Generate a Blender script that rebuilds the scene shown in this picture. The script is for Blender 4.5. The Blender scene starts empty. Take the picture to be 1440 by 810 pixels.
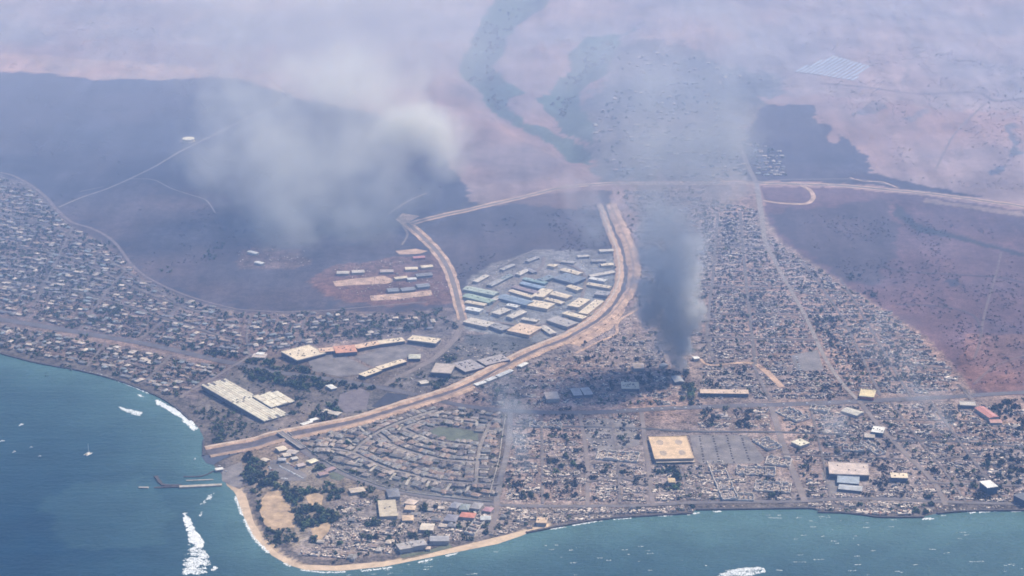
import bpy, bmesh, math, random
import numpy as np
from mathutils import Vector

rnd = random.Random(11)
rng = np.random.default_rng(11)
scene = bpy.context.scene
col = scene.collection

# ------------------------------------------------------------------ camera, sky, sun, exposure
CAM_H, PITCH, FPX = 1720.0, math.radians(19.0), 3000.0      # FPX: focal length in pixels of a 1440 wide frame
cam_d = bpy.data.cameras.new('camera')
cam = bpy.data.objects.new('camera', cam_d); col.objects.link(cam)
cam.location = (0, 0, CAM_H)
cam.rotation_euler = (math.radians(90) - PITCH, 0, 0)
cam_d.sensor_width = 36.0
cam_d.lens = 36.0 * FPX / 1440.0
cam_d.clip_start = 1.0
cam_d.clip_end = 60000.0
scene.camera = cam

SUN_AZ, SUN_EL = math.atan2(0.62, 0.60), math.radians(50)      # azimuth measured from +Y towards +X
world = bpy.data.worlds.new('World'); scene.world = world; world.use_nodes = True
wn = world.node_tree.nodes; wl = world.node_tree.links
sky = wn.new('ShaderNodeTexSky'); sky.sky_type = 'NISHITA'; sky.sun_disc = False
sky.sun_elevation = SUN_EL; sky.sun_rotation = SUN_AZ; sky.altitude = 300
bg = next(n for n in wn if n.type == 'BACKGROUND')
wl.new(sky.outputs[0], bg.inputs[0]); bg.inputs[1].default_value = 0.13
sd = bpy.data.lights.new('sun', 'SUN'); sd.energy = 4.6; sd.angle = math.radians(0.6); sd.color = (1.0, 0.87, 0.66)
sun = bpy.data.objects.new('sun', sd); col.objects.link(sun)
tosun = Vector((math.sin(SUN_AZ)*math.cos(SUN_EL), math.cos(SUN_AZ)*math.cos(SUN_EL), math.sin(SUN_EL)))
sun.rotation_euler = tosun.to_track_quat('Z', 'Y').to_euler()
sun.location = (0, 4000, 3000)
vs = scene.view_settings
vs.view_transform = 'Standard'; vs.look = 'None'; vs.exposure = 0.51; vs.gamma = 1.0; vs.use_curve_mapping = False
scene.cycles.use_denoising = True
scene.cycles.max_bounces = 4
scene.cycles.diffuse_bounces = 2
scene.cycles.volume_bounces = 3
scene.cycles.use_adaptive_sampling = True
scene.cycles.adaptive_threshold = 0.025
scene.cycles.adaptive_min_samples = 16
scene.cycles.transparent_max_bounces = 40
scene.cycles.volume_max_steps = 256
scene.cycles.filter_width = 1.7

# ------------------------------------------------------------------ small maths: noise, polygons, ground
def hash2(ix, iy, seed):
    n = (ix.astype(np.int64)*374761393 + iy.astype(np.int64)*668265263 + seed*974634777) & 0x7fffffff
    n = ((n ^ (n >> 13))*1274126177) & 0x7fffffff
    return ((n ^ (n >> 16)) & 0xffff)/65535.0
def vnoise(x, y, scale, seed=0):
    x = np.asarray(x, float)/scale; y = np.asarray(y, float)/scale
    ix = np.floor(x).astype(np.int64); iy = np.floor(y).astype(np.int64)
    fx = x-ix; fy = y-iy; fx = fx*fx*(3-2*fx); fy = fy*fy*(3-2*fy)
    a = hash2(ix, iy, seed); b = hash2(ix+1, iy, seed); c = hash2(ix, iy+1, seed); d = hash2(ix+1, iy+1, seed)
    return (a*(1-fx)+b*fx)*(1-fy) + (c*(1-fx)+d*fx)*fy
def fbm(x, y, scale, seed=0, octs=4):
    s = 0; a = 0.5; t = 0
    for o in range(octs):
        s = s + a*vnoise(x, y, scale/2**o, seed+o*17); t += a; a *= 0.5
    return s/t
def in_poly(x, y, poly):
    r = np.zeros(np.shape(x), bool); n = len(poly)
    for i in range(n):
        x0, y0 = poly[i]; x1, y1 = poly[(i+1) % n]
        if y0 == y1: continue
        c = ((y0 > y) != (y1 > y)) & (x < (x1-x0)*(y-y0)/(y1-y0)+x0)
        r ^= c
    return r
def seg_dist(x, y, pts):
    best = np.full(np.shape(x), 1e9)
    for (x0, y0), (x1, y1) in zip(pts[:-1], pts[1:]):
        dx, dy = x1-x0, y1-y0; L = dx*dx+dy*dy+1e-9
        t = np.clip(((x-x0)*dx+(y-y0)*dy)/L, 0, 1)
        best = np.minimum(best, np.hypot(x-x0-t*dx, y-y0-t*dy))
    return best
def sstep(a, b, x):
    t = np.clip((x-a)/(b-a), 0, 1); return t*t*(3-2*t)

cp, sp = math.cos(PITCH), math.sin(PITCH)
def at_height(px, py, z):
    """survey: point of height z seen at a pixel of the photograph"""
    px = np.asarray(px, float); py = np.asarray(py, float)
    u = (px-720)/FPX; v = (405-py)/FPX
    dx, dy, dz = u, cp + v*sp, -sp + v*cp
    t = (z-CAM_H)/dz
    return dx*t, dy*t

coast_px = [(-700,430),(-300,468),(0,497),(40,508),(90,517),(130,524),(170,536),(210,552),(240,568),(262,585),(280,603),(288,620),
 (287,640),(300,654),(312,668),(318,682),(330,693),(343,725),(360,757),(384,780),(405,793),(430,801),(480,802),(540,796),(600,784),(650,774),
 (700,764),(735,752),(760,745),(800,738),(840,731),(880,727),(930,724),(975,721),(979,715),(1050,714),(1130,713),(1147,714),(1150,719),
 (1185,720),(1215,723),(1240,726),(1300,726),(1320,722),(1360,718),(1440,717),(1800,716),(2600,730)]
cX, cY = at_height([p[0] for p in coast_px], [p[1] for p in coast_px], 0.0)
coast = [(-30000.0, cY[0]+9000)] + list(zip(cX.tolist(), cY.tolist())) + [(30000.0, cY[-1]-2000)]
ccx = np.array([p[0] for p in coast]); ccy = np.array([p[1] for p in coast])
gul1_px = [(745,0),(690,50),(670,100),(695,150),(745,185),(810,215)]
gul2_px = [(880,35),(830,85),(795,130),(775,165),(815,205)]
GUL = []
def ground(x, y, fine=True):
    x = np.asarray(x, float); y = np.asarray(y, float)
    yc = np.interp(x, ccx, ccy)
    near = np.abs(y-yc) < 400
    d = (y-yc)
    if np.any(near):
        dn = seg_dist(x[near] if x.ndim else x, y[near] if y.ndim else y, coast[1:-1])
        if x.ndim: 
            dd = d.copy(); w = sstep(250, 400, np.abs(d[near])); dd[near] = np.sign(d[near])*dn*(1-w)+d[near]*w; d = dd
        else: d = math.copysign(float(dn), float(d))
    z = np.where(d < 0, np.maximum(-6, d*0.09), np.where(d < 30, d*0.06, 1.8+(d-30)*0.021))
    e = np.clip(d-1500, 0, 9000)
    z = z + e*e*2.2e-5*np.exp(-e/9000)
    z = z + sstep(1300, 2600, d)*(fbm(x, y, 900, 5, 3)-0.5)*50 + sstep(900, 1600, d)*(fbm(x, y, 160, 9, 3)-0.5)*7
    z = np.minimum(z, 1400)
    for g in GUL:
        z = z - 26*np.exp(-(seg_dist(x, y, g)/55)**2)*sstep(1500, 2000, d)
    return z
def P(px, py, it=9):
    """survey: ground points under pixels of the photograph (arrays)"""
    px = np.atleast_1d(np.asarray(px, float)); py = np.atleast_1d(np.asarray(py, float))
    z = np.zeros_like(px)
    for _ in range(it):
        X, Y = at_height(px, py, z); z = 0.35*z+0.65*ground(X, Y)
    X, Y = at_height(px, py, z)
    return X, Y
def P1(px, py):
    X, Y = P([px], [py]); return float(X[0]), float(Y[0])
def PP(pts):
    X, Y = P([p[0] for p in pts], [p[1] for p in pts]); return list(zip(X.tolist(), Y.tolist()))
def g1(x, y):
    return float(ground(np.array([x]), np.array([y]))[0])
_g = [PP(gul1_px), PP(gul2_px)]; GUL.extend(_g)

def smooth_line(pts, step=10.0):
    p = np.array(pts, float)
    if len(p) < 3: q = p
    else:
        q = []
        for i in range(len(p)-1):
            a = p[max(i-1, 0)]; b = p[i]; c = p[i+1]; d = p[min(i+2, len(p)-1)]
            for t in np.linspace(0, 1, 12, endpoint=False):
                q.append(0.5*((2*b)+(-a+c)*t+(2*a-5*b+4*c-d)*t*t+(-a+3*b-3*c+d)*t**3))
        q.append(p[-1]); q = np.array(q)
    s = np.r_[0, np.cumsum(np.hypot(*np.diff(q, axis=0).T))]
    n = max(2, int(s[-1]/step)+1); t = np.linspace(0, s[-1], n)
    return np.c_[np.interp(t, s, q[:, 0]), np.interp(t, s, q[:, 1])]

# ------------------------------------------------------------------ materials
def new_mat(name):
    m = bpy.data.materials.new(name); m.use_nodes = True
    nt = m.node_tree; b = nt.nodes['Principled BSDF']; return m, nt, b
def N(nt, t, **k):
    n = nt.nodes.new(t)
    for a, v in k.items(): setattr(n, a, v)
    return n
def noise(nt, vec, scale, detail=4, rough=0.6):
    n = N(nt, 'ShaderNodeTexNoise'); n.inputs['Scale'].default_value = scale
    n.inputs['Detail'].default_value = detail; n.inputs['Roughness'].default_value = rough
    nt.links.new(vec, n.inputs['Vector']); return n.outputs['Fac']
def ramp(nt, fac, a, b, lo=0.0, hi=1.0):
    r = N(nt, 'ShaderNodeMapRange'); r.inputs[1].default_value = a; r.inputs[2].default_value = b
    r.inputs[3].default_value = lo; r.inputs[4].default_value = hi; nt.links.new(fac, r.inputs[0]); return r.outputs[0]
def mth(nt, op, a, b=None):
    n = N(nt, 'ShaderNodeMath', operation=op)
    for i, v in enumerate((a, b)):
        if v is None: continue
        if hasattr(v, 'links'): nt.links.new(v, n.inputs[i])
        else: n.inputs[i].default_value = v
    return n.outputs[0]
def scale_col(nt, c, f):
    n = N(nt, 'ShaderNodeVectorMath', operation='SCALE')
    if hasattr(c, 'links'): nt.links.new(c, n.inputs[0])
    else: n.inputs[0].default_value = c[:3]
    nt.links.new(f, n.inputs['Scale']); return n.outputs[0]
def world_pos(nt):
    return N(nt, 'ShaderNodeNewGeometry').outputs['Position']

def surf_mat(name, color=None, rough=0.85, s1=0.08, s2=0.9, lo=0.7, hi=1.25, source='rgb', rib=None, spec=0.2):
    """base colour (fixed, per object or stored on the mesh) broken up by two sizes of grime"""
    m, nt, b = new_mat(name)
    pos = world_pos(nt)
    if source == 'rgb': c = color
    elif source == 'obj': c = N(nt, 'ShaderNodeObjectInfo').outputs['Color']
    else: c = N(nt, 'ShaderNodeAttribute', attribute_name='Col').outputs['Color']
    f = mth(nt, 'MULTIPLY', ramp(nt, noise(nt, pos, s1, 5), 0.3, 0.7, lo, hi), ramp(nt, noise(nt, pos, s2, 3), 0.3, 0.7, (lo+1)/2, (hi+1)/2))
    nt.links.new(scale_col(nt, c, f), b.inputs['Base Color'])
    b.inputs['Roughness'].default_value = rough
    b.inputs['Specular IOR Level'].default_value = spec
    return m
M = {}
M['obj'] = surf_mat('painted_surface', source='obj', lo=0.72, hi=1.2, s1=0.10, s2=0.6)
M['roof'] = surf_mat('roofing', source='obj', lo=0.66, hi=1.22, s1=0.12, s2=0.5, rough=0.7)
M['metal_roof'] = surf_mat('sheet_roofing', source='obj', lo=0.68, hi=1.14, s1=0.09, s2=0.45, rough=0.5, spec=0.35)
M['attr'] = surf_mat('mixed_rubble', source='attr', lo=0.6, hi=1.35, s1=0.15, s2=0.8)
M['asphalt'] = surf_mat('asphalt', (0.085, 0.08, 0.085), lo=0.7, hi=1.35, s1=0.03, s2=0.3)
M['lot'] = surf_mat('worn_asphalt', (0.185, 0.162, 0.155), lo=0.6, hi=1.4, s1=0.035, s2=0.35)
M['dirt'] = surf_mat('dry_dirt', (0.54, 0.36, 0.25), lo=0.5, hi=1.3, s1=0.04, s2=0.25)
M['sand'] = surf_mat('sand', (0.52, 0.385, 0.265), lo=0.8, hi=1.2, s1=0.05, s2=0.4)
M['drysoil'] = surf_mat('dry_yellow_soil', (0.48, 0.34, 0.215), lo=0.55, hi=1.2, s1=0.05, s2=0.3)
M['lawn'] = surf_mat('lawn', (0.115, 0.125, 0.085), lo=0.6, hi=1.3, s1=0.06, s2=0.4)
M['concrete'] = surf_mat('concrete', (0.42, 0.37, 0.31), lo=0.65, hi=1.2, s1=0.1, s2=0.6)
M['darkstone'] = surf_mat('dark_rock', (0.07, 0.06, 0.06), lo=0.6, hi=1.5, s1=0.2, s2=0.9)
M['foam'] = surf_mat('sea_foam', (0.82, 0.84, 0.84), lo=0.8, hi=1.05, s1=0.08, s2=0.5, rough=0.9)
def leaf_mat(name, source):
    m, nt, b = new_mat(name)
    pos = world_pos(nt)
    c = N(nt, 'ShaderNodeObjectInfo').outputs['Color'] if source == 'obj' else N(nt, 'ShaderNodeAttribute', attribute_name='Col').outputs['Color']
    nt.links.new(scale_col(nt, c, ramp(nt, noise(nt, pos, 0.35, 3), 0.3, 0.7, 0.55, 1.5)), b.inputs['Base Color'])
    b.inputs['Roughness'].default_value = 0.8; b.inputs['Specular IOR Level'].default_value = 0.15
    return m
M['leaf'] = leaf_mat('foliage', 'obj'); M['leaf_attr'] = leaf_mat('foliage_mass', 'attr')
M['bark'] = surf_mat('bark', (0.11, 0.085, 0.07))

def land_mat():
    m, nt, b = new_mat('land_cover')
    pos = world_pos(nt)
    a = N(nt, 'ShaderNodeAttribute', attribute_name='Col')
    mot = N(nt, 'ShaderNodeAttribute', attribute_name='mottle').outputs['Fac']
    st = N(nt, 'ShaderNodeMapping'); st.inputs['Rotation'].default_value = (0, 0, -0.2); st.inputs['Scale'].default_value = (1.0, 0.16, 1); nt.links.new(pos, st.inputs['Vector'])
    n1 = mth(nt, 'MULTIPLY', ramp(nt, noise(nt, pos, 0.006, 7, 0.66), 0.3, 0.7, 0.66, 1.34), ramp(nt, noise(nt, st.outputs[0], 0.02, 6, 0.62), 0.3, 0.7, 0.74, 1.26))
    n2 = ramp(nt, noise(nt, pos, 0.05, 5, 0.65), 0.36, 0.64, -1, 1)
    n3 = ramp(nt, noise(nt, pos, 0.22, 3, 0.6), 0.38, 0.62, -1, 1)
    mx = mth(nt, 'ADD', mth(nt, 'MULTIPLY', n2, 0.5), mth(nt, 'MULTIPLY', n3, 0.5))
    f = mth(nt, 'MULTIPLY', n1, mth(nt, 'ADD', 1.0, mth(nt, 'MULTIPLY', mx, mot)))
    nt.links.new(scale_col(nt, a.outputs['Color'], mth(nt, 'MAXIMUM', f, 0.12)), b.inputs['Base Color'])
    b.inputs['Roughness'].default_value = 0.95; b.inputs['Specular IOR Level'].default_value = 0.05
    return m
M['land'] = land_mat()
def sea_mat():
    m, nt, b = new_mat('sea_water')
    pos = world_pos(nt)
    a = N(nt, 'ShaderNodeAttribute', attribute_name='Col').outputs['Color']
    f = mth(nt, 'MULTIPLY', ramp(nt, noise(nt, pos, 0.012, 6, 0.6), 0.3, 0.7, 0.84, 1.16), ramp(nt, noise(nt, pos, 0.12, 4, 0.6), 0.3, 0.7, 0.9, 1.1))
    nt.links.new(scale_col(nt, a, f), b.inputs['Base Color'])
    b.inputs['Roughness'].default_value = 0.3; b.inputs['IOR'].default_value = 1.33; b.inputs['Specular IOR Level'].default_value = 0.12
    st = N(nt, 'ShaderNodeMapping'); st.inputs['Rotation'].default_value = (0, 0, 0.25); st.inputs['Scale'].default_value = (0.35, 1.6, 1); nt.links.new(pos, st.inputs['Vector'])
    w1 = mth(nt, 'ADD', noise(nt, pos, 0.08, 6, 0.7), mth(nt, 'MULTIPLY', noise(nt, st.outputs[0], 0.022, 4, 0.55), 0.9))
    bp = N(nt, 'ShaderNodeBump'); bp.inputs['Strength'].default_value = 0.8; bp.inputs['Distance'].default_value = 3.0
    nt.links.new(w1, bp.inputs['Height']); nt.links.new(bp.outputs[0], b.inputs['Normal'])
    return m
M['sea'] = sea_mat()

# ------------------------------------------------------------------ object helpers
def tag(o, label=None, cat=None, group=None, kind=None):
    if label: o['label'] = label
    if cat: o['category'] = cat
    if group: o['group'] = group
    if kind: o['kind'] = kind
    return o
def link(name, data, parent=None, color=None):
    o = bpy.data.objects.new(name, data); col.objects.link(o)
    if parent is not None: o.parent = parent
    if color is not None: o.color = (*color[:3], 1)
    return o
def empty(name, loc, rz=0.0):
    o = bpy.data.objects.new(name, None); col.objects.link(o)
    o.location = loc; o.rotation_euler = (0, 0, rz); o.empty_display_size = 2; return o
def mesh_np(name, verts, faces, mat=None, cols=None, extra=None, smooth=False):
    """faces: (n,3) or (n,4) array, or list of tuples"""
    me = bpy.data.meshes.new(name)
    if isinstance(faces, np.ndarray):
        verts = np.asarray(verts, np.float32); nf, k = faces.shape
        me.vertices.add(len(verts)); me.vertices.foreach_set('co', verts.ravel())
        me.loops.add(nf*k); me.loops.foreach_set('vertex_index', faces.astype(np.int32).ravel())
        me.polygons.add(nf); me.polygons.foreach_set('loop_start', np.arange(0, nf*k, k, dtype=np.int32))
        if smooth: me.polygons.foreach_set('use_smooth', np.ones(nf, bool))
        me.update(calc_edges=True)
    else:
        me.from_pydata([tuple(v) for v in verts], [], faces); me.update()
    if cols is not None:
        at = me.color_attributes.new('Col', 'FLOAT_COLOR', 'POINT')
        c = np.ones((len(verts), 4), np.float32); c[:, :3] = cols; at.data.foreach_set('color', c.ravel())
    if extra is not None:
        at = me.attributes.new(extra[0], 'FLOAT', 'POINT'); at.data.foreach_set('value', np.asarray(extra[1], np.float32))
    if mat: me.materials.append(mat)
    return me

class MB:
    def __init__(s): s.v = []; s.f = []; s.c = []
    def add(s, v, f, c=(0.3, 0.3, 0.3)):
        n = len(s.v); s.v += [tuple(p) for p in v]; s.f += [tuple(i+n for i in q) for q in f]; s.c += [c]*len(v)
    def box(s, x, y, z, dx, dy, dz, rz=0.0, c=(0.3, 0.3, 0.3), tilt=0.0):
        ca, sa = math.cos(rz), math.sin(rz); v = []
        for k in (0, 1):
            for (a, b) in ((-1, -1), (1, -1), (1, 1), (-1, 1)):
                px, py = a*dx/2, b*dy/2
                v.append((x+px*ca-py*sa, y+px*sa+py*ca, z+k*dz+tilt*a*dx/2))
        s.add(v, [(3, 2, 1, 0), (4, 5, 6, 7), (0, 1, 5, 4), (1, 2, 6, 5), (2, 3, 7, 6), (3, 0, 4, 7)], c)
    def arrays(s):
        return np.array(s.v, np.float32), s.f, np.array(s.c, np.float32)
    def mesh(s, name, mat):
        return mesh_np(name, s.v, s.f, mat, np.array(s.c, np.float32))

# ------------------------------------------------------------------ the land: one sheet with its cover stored on it
def axis(segs):
    out = []
    for a, b, st in segs: out += list(np.arange(a, b, st))
    return np.array(out + [segs[-1][1]], float)
gx = axis([(-16000,-6000,1000),(-6000,-2200,200),(-2200,-1500,25),(-1500,1500,9),(1500,2200,25),(2200,6000,200),(6000,16000,1000)])
gy = axis([(-3000,2400,600),(2400,3200,40),(3200,4700,8),(4700,7600,11),(7600,9000,60),(9000,18000,600)])
GX, GY = np.meshgrid(gx, gy); fx, fy = GX.ravel(), GY.ravel()
fz = ground(fx, fy)

PINK = (0.285, 0.19, 0.172); BURN = (0.064, 0.06, 0.078); BROWN = (0.155, 0.088, 0.078)
TOWN = (0.235, 0.172, 0.148); GREEN = (0.085, 0.12, 0.098); SAND = (0.52, 0.385, 0.265)
zones = [   # outline in the photograph, land colour, edge wander in metres, mottling
 ('lowland', [(-900,400),(0,430),(400,440),(900,430),(1900,430),(1900,780),(400,840),(-900,560)], TOWN, 6, 0.8),
 ('mauve dry slope', [(-400,-60),(1900,-60),(1900,140),(1440,160),(1000,120),(900,60),(600,60),(300,60),(-400,80)], (0.28,0.215,0.205), 60, 0.2),
 ('pale strip', [(-200,70),(60,78),(120,84),(250,90),(300,100),(290,108),(230,113),(130,112),(70,103),(-200,98)], (0.40,0.26,0.20), 10, 0.1),
 ('burn base', [(-500,230),(0,238),(300,240),(700,290),(650,440),(345,446),(190,400),(60,320),(-500,300)], (0.082,0.072,0.082), 10, 0.4),
 ('burnt left', [(-500,95),(0,101),(70,103),(130,112),(230,113),(290,108),(340,112),(400,132),(480,150),(560,175),(620,215),(655,262),(660,284),(600,304),(575,318),(600,345),(630,385),(640,430),(560,440),(345,440),(260,420),(190,380),(160,345),(100,315),(75,290),(40,255),(-500,215)], BURN, 14, 0.22),
 ('brown burnt left', [(55,290),(110,275),(190,258),(300,290),(330,325),(470,335),(560,330),(600,345),(630,385),(640,432),(560,440),(345,440),(260,420),(190,380),(160,345)], (0.088,0.072,0.082), 60, 0.4),
 ('red yard', [(430,395),(470,372),(610,355),(632,385),(638,425),(560,432),(470,425)], (0.16,0.092,0.08), 14, 0.7),
 ('dirt yard mid', [(330,360),(360,345),(420,350),(440,372),(400,380),(340,378)], (0.15,0.10,0.09), 12, 0.8),
 ('burnt centre', [(600,318),(660,300),(730,284),(800,270),(860,268),(858,300),(870,330),(862,350),(800,356),(750,352),(690,372),(650,398),(640,392),(628,360)], (0.085,0.068,0.076), 8, 0.25),
 ('pink centre top', [(700,285),(760,272),(840,268),(850,290),(830,298),(770,290)], (0.17,0.11,0.10), 10, 0.3),
 ('estate yards', [(655,395),(690,372),(750,352),(860,352),(878,390),(872,420),(830,455),(770,488),(690,470),(652,462),(650,430)], (0.24,0.215,0.205), 6, 0.55),
 ('estate grass', [(655,470),(720,472),(770,488),(745,492),(690,500),(650,490)], (0.12,0.105,0.10), 8, 0.5),
 ('town left upper', [(-400,215),(0,245),(40,258),(75,290),(100,318),(160,350),(200,390),(260,420),(340,440),(560,440),(635,432),(640,470),(600,475),(500,478),(400,496),(340,512),(260,497),(130,470),(-400,400)], (0.165,0.128,0.12), 6, 0.85),
 ('town left sea', [(-400,405),(0,455),(130,478),(260,503),(340,514),(290,552),(262,585),(240,568),(210,552),(170,536),(130,524),(0,496),(-400,450)], (0.165,0.128,0.118), 3, 0.85),
 ('gateway belt', [(340,505),(400,497),(480,520),(620,510),(650,545),(600,565),(500,592),(400,612),(290,640),(262,585),(290,552)], (0.155,0.125,0.108), 5, 0.7),
 ('estate below', [(640,480),(700,490),(740,500),(690,530),(610,560),(560,545),(600,515)], (0.16,0.13,0.118), 6, 0.8),
 ('crescent', [(395,608),(500,595),(610,568),(720,578),(716,640),(700,706),(560,695),(450,652)], (0.145,0.12,0.105), 4, 0.6),
 ('point park', [(300,650),(390,620),(440,650),(500,678),(560,695),(470,715),(430,760),(400,790),(384,780),(343,725),(318,682)], (0.21,0.155,0.115), 4, 0.7),
 ('sea front', [(470,700),(560,695),(720,708),(980,706),(1440,706),(1440,717),(1240,726),(980,718),(800,738),(700,764),(600,784),(480,802),(405,793),(440,740)], (0.21,0.16,0.135), 3, 0.9),
 ('town centre', [(560,560),(650,545),(750,497),(830,470),(890,430),(900,300),(880,250),(1060,250),(1075,300),(1100,340),(1160,380),(1230,425),(1300,470),(1345,520),(1365,548),(1560,545),(1560,710),(1130,704),(720,710),(720,578),(600,570)], TOWN, 8, 0.95),
 ('upper village', [(840,60),(960,60),(1010,90),(1105,110),(1050,190),(1100,240),(1060,255),(840,258),(810,215),(800,160),(850,120)], (0.165,0.15,0.145), 45, 0.55),
 ('burnt patch', [(1062,165),(1075,148),(1142,148),(1148,172),(1170,178),(1165,200),(1178,205),(1182,190),(1198,196),(1212,218),(1222,220),(1222,244),(1250,262),(1110,256),(1060,255),(1035,235)], BURN, 14, 0.3),
 ('burnt slip', [(1200,256),(1195,244),(1240,246),(1300,262),(1390,278),(1300,270)], (0.06,0.05,0.06), 6, 0.2),
 ('burnt right', [(1070,262),(1200,266),(1300,276),(1440,296),(1900,330),(1900,545),(1440,556),(1370,553),(1345,520),(1300,470),(1230,425),(1160,380),(1100,340),(1080,310)], (0.118,0.076,0.086), 6, 0.35),
 ('burnt right dark', [(1080,300),(1250,280),(1260,340),(1240,400),(1190,395),(1120,345)], (0.075,0.06,0.07), 22, 0.3),
 ('right dry margin', [(1300,279),(1440,298),(1440,304),(1380,296),(1300,285)], (0.25,0.17,0.14), 4, 0.2),
 ('pond patch', [(1328,394),(1345,392),(1350,402),(1340,406)], (0.05,0.045,0.06), 4, 0.1),
 ('brown verge', [(1360,470),(1440,470),(1440,556),(1365,548),(1345,520)], (0.165,0.095,0.085), 8, 0.5),
 ('gully', [(700,-10),(775,-10),(765,12),(725,38),(708,70),(693,95),(716,118),(738,132),(712,140),(715,155),(745,172),(770,182),(800,196),(832,218),(825,235),(790,215),(740,185),(705,165),(683,148),(675,128),(652,112),(645,92),(662,60),(680,25)], GREEN, 12, 0.5),
 ('gully', [(910,28),(875,52),(860,85),(850,105),(820,125),(812,150),(835,175),(830,205),(800,190),(775,165),(757,140),(780,125),(800,98),(802,72),(835,50)], GREEN, 12, 0.5),
 ('gully', [(1180,520),(1175,505)], GREEN, 1, 0),
 ('scar', [(1262,285),(1290,315),(1340,328),(1440,356),(1440,362),(1340,336),(1290,326),(1255,300)], (0.05,0.048,0.055), 5, 0.2),
 ('scar', [(1255,20),(1270,40),(1285,80),(1275,100),(1262,120),(1272,118),(1290,85),(1300,60),(1275,30)], (0.21,0.17,0.16), 14, 0.5),
 ('scar', [(1200,160),(1230,138),(1248,150),(1230,160)], (0.19,0.155,0.155), 12, 0.5),
 ('scar', [(1268,168),(1300,152),(1310,158),(1280,172)], (0.20,0.165,0.165), 10, 0.5),
 ('scar', [(1412,175),(1430,170),(1428,205),(1440,215),(1415,222),(1424,205)], (0.13,0.12,0.13), 8, 0.4),
 ('scar', [(1390,240),(1412,232),(1416,238),(1395,248)], (0.12,0.11,0.125), 6, 0.3),
]
cols = np.empty((len(fx), 3), np.float32); cols[:] = PINK
mott = np.full(len(fx), 0.16, np.float32)
jx = (fbm(fx, fy, 60, 31, 3)-0.5)*2+(fbm(fx, fy, 24, 33, 2)-0.5)*1.6; jy = (fbm(fx, fy, 60, 47, 3)-0.5)*2+(fbm(fx, fy, 24, 35, 2)-0.5)*1.6
for nm, poly, c, jit, mo in zones:
    if len(poly) < 3: continue
    w = PP(poly); k = in_poly(fx+jx*jit, fy+jy*jit*1.6, w)
    cols[k] = c; mott[k] = mo
big = fbm(fx, fy, 700, 71, 4)[:, None]; cols *= (0.82+0.36*big).astype(np.float32)
red = np.clip((fbm(fx, fy, 300, 91, 3)-0.5)*1.1, -0.2, 0.2)[:, None].astype(np.float32)
cols *= (1+red*np.array([0.5, 0.0, -0.35], np.float32))
beach = fz < 2.0
pt = (fz < 0.95) & in_poly(fx, fy, [tuple(map(float, at_height(a, b, 0))) for a, b in [(300,670),(360,670),(470,740),(640,730),(770,730),(775,760),(640,800),(400,830),(300,760)]])
cols[beach] = (0.12, 0.10, 0.09); cols[pt] = np.array(SAND)*0.85; mott[pt] = 0.15
idx = np.arange(len(fx)).reshape(GX.shape)
faces = np.stack([idx[:-1, :-1], idx[:-1, 1:], idx[1:, 1:], idx[1:, :-1]], -1).reshape(-1, 4)
terrain = link('terrain', mesh_np('terrain', np.c_[fx, fy, fz], faces, M['land'], cols, ('mottle', mott), smooth=True))
tag(terrain, 'dry pink and burnt dark hillside sloping down to the coastal town', 'terrain', kind='structure')

# ------------------------------------------------------------------ the sea
sx = axis([(-30000,-6000,4000),(-6000,-2000,400),(-2000,2000,14),(2000,6000,400),(6000,30000,4000)])
sy = axis([(-20000,0,4000),(0,2400,300),(2400,4300,12),(4300,6000,60),(6000,22000,4000)])
SX, SY = np.meshgrid(sx, sy); ax_, ay_ = SX.ravel(), SY.ravel()
dco = np.interp(ax_, ccx, ccy)-ay_
dd = np.clip(np.where(np.abs(dco) < 900, seg_dist(ax_, ay_, coast[1:-1]), np.abs(dco)), 0, 3000)
tur = np.exp(-dd/120)*0.9 + sstep(-420, 500, ax_)*0.55*np.exp(-dd/900) + (fbm(ax_, ay_, 260, 3, 4)-0.5)*0.35
plume = in_poly(ax_+jx[0]*0+(fbm(ax_, ay_, 90, 8, 3)-0.5)*80, ay_+(fbm(ax_, ay_, 90, 18, 3)-0.5)*120, PP([(70,700),(140,680),(215,690),(250,730),(240,770),(150,780),(80,770)]))
tur = tur + plume*0.16
north = sstep(3550, 4100, ay_)*0.22
tur = np.clip(tur+north, 0, 1)[:, None]
scol = np.array((0.0, 0.024, 0.050))*(1-tur) + np.array((0.070, 0.138, 0.138))*tur
idx = np.arange(len(ax_)).reshape(SX.shape)
faces = np.stack([idx[:-1, :-1], idx[:-1, 1:], idx[1:, 1:], idx[1:, :-1]], -1).reshape(-1, 4)
sea = link('sea', mesh_np('sea', np.c_[ax_, ay_, np.zeros(len(ax_))], faces, M['sea'], scol.astype(np.float32)))
tag(sea, 'blue green sea with paler shallows along the shore', 'sea', kind='structure')

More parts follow.
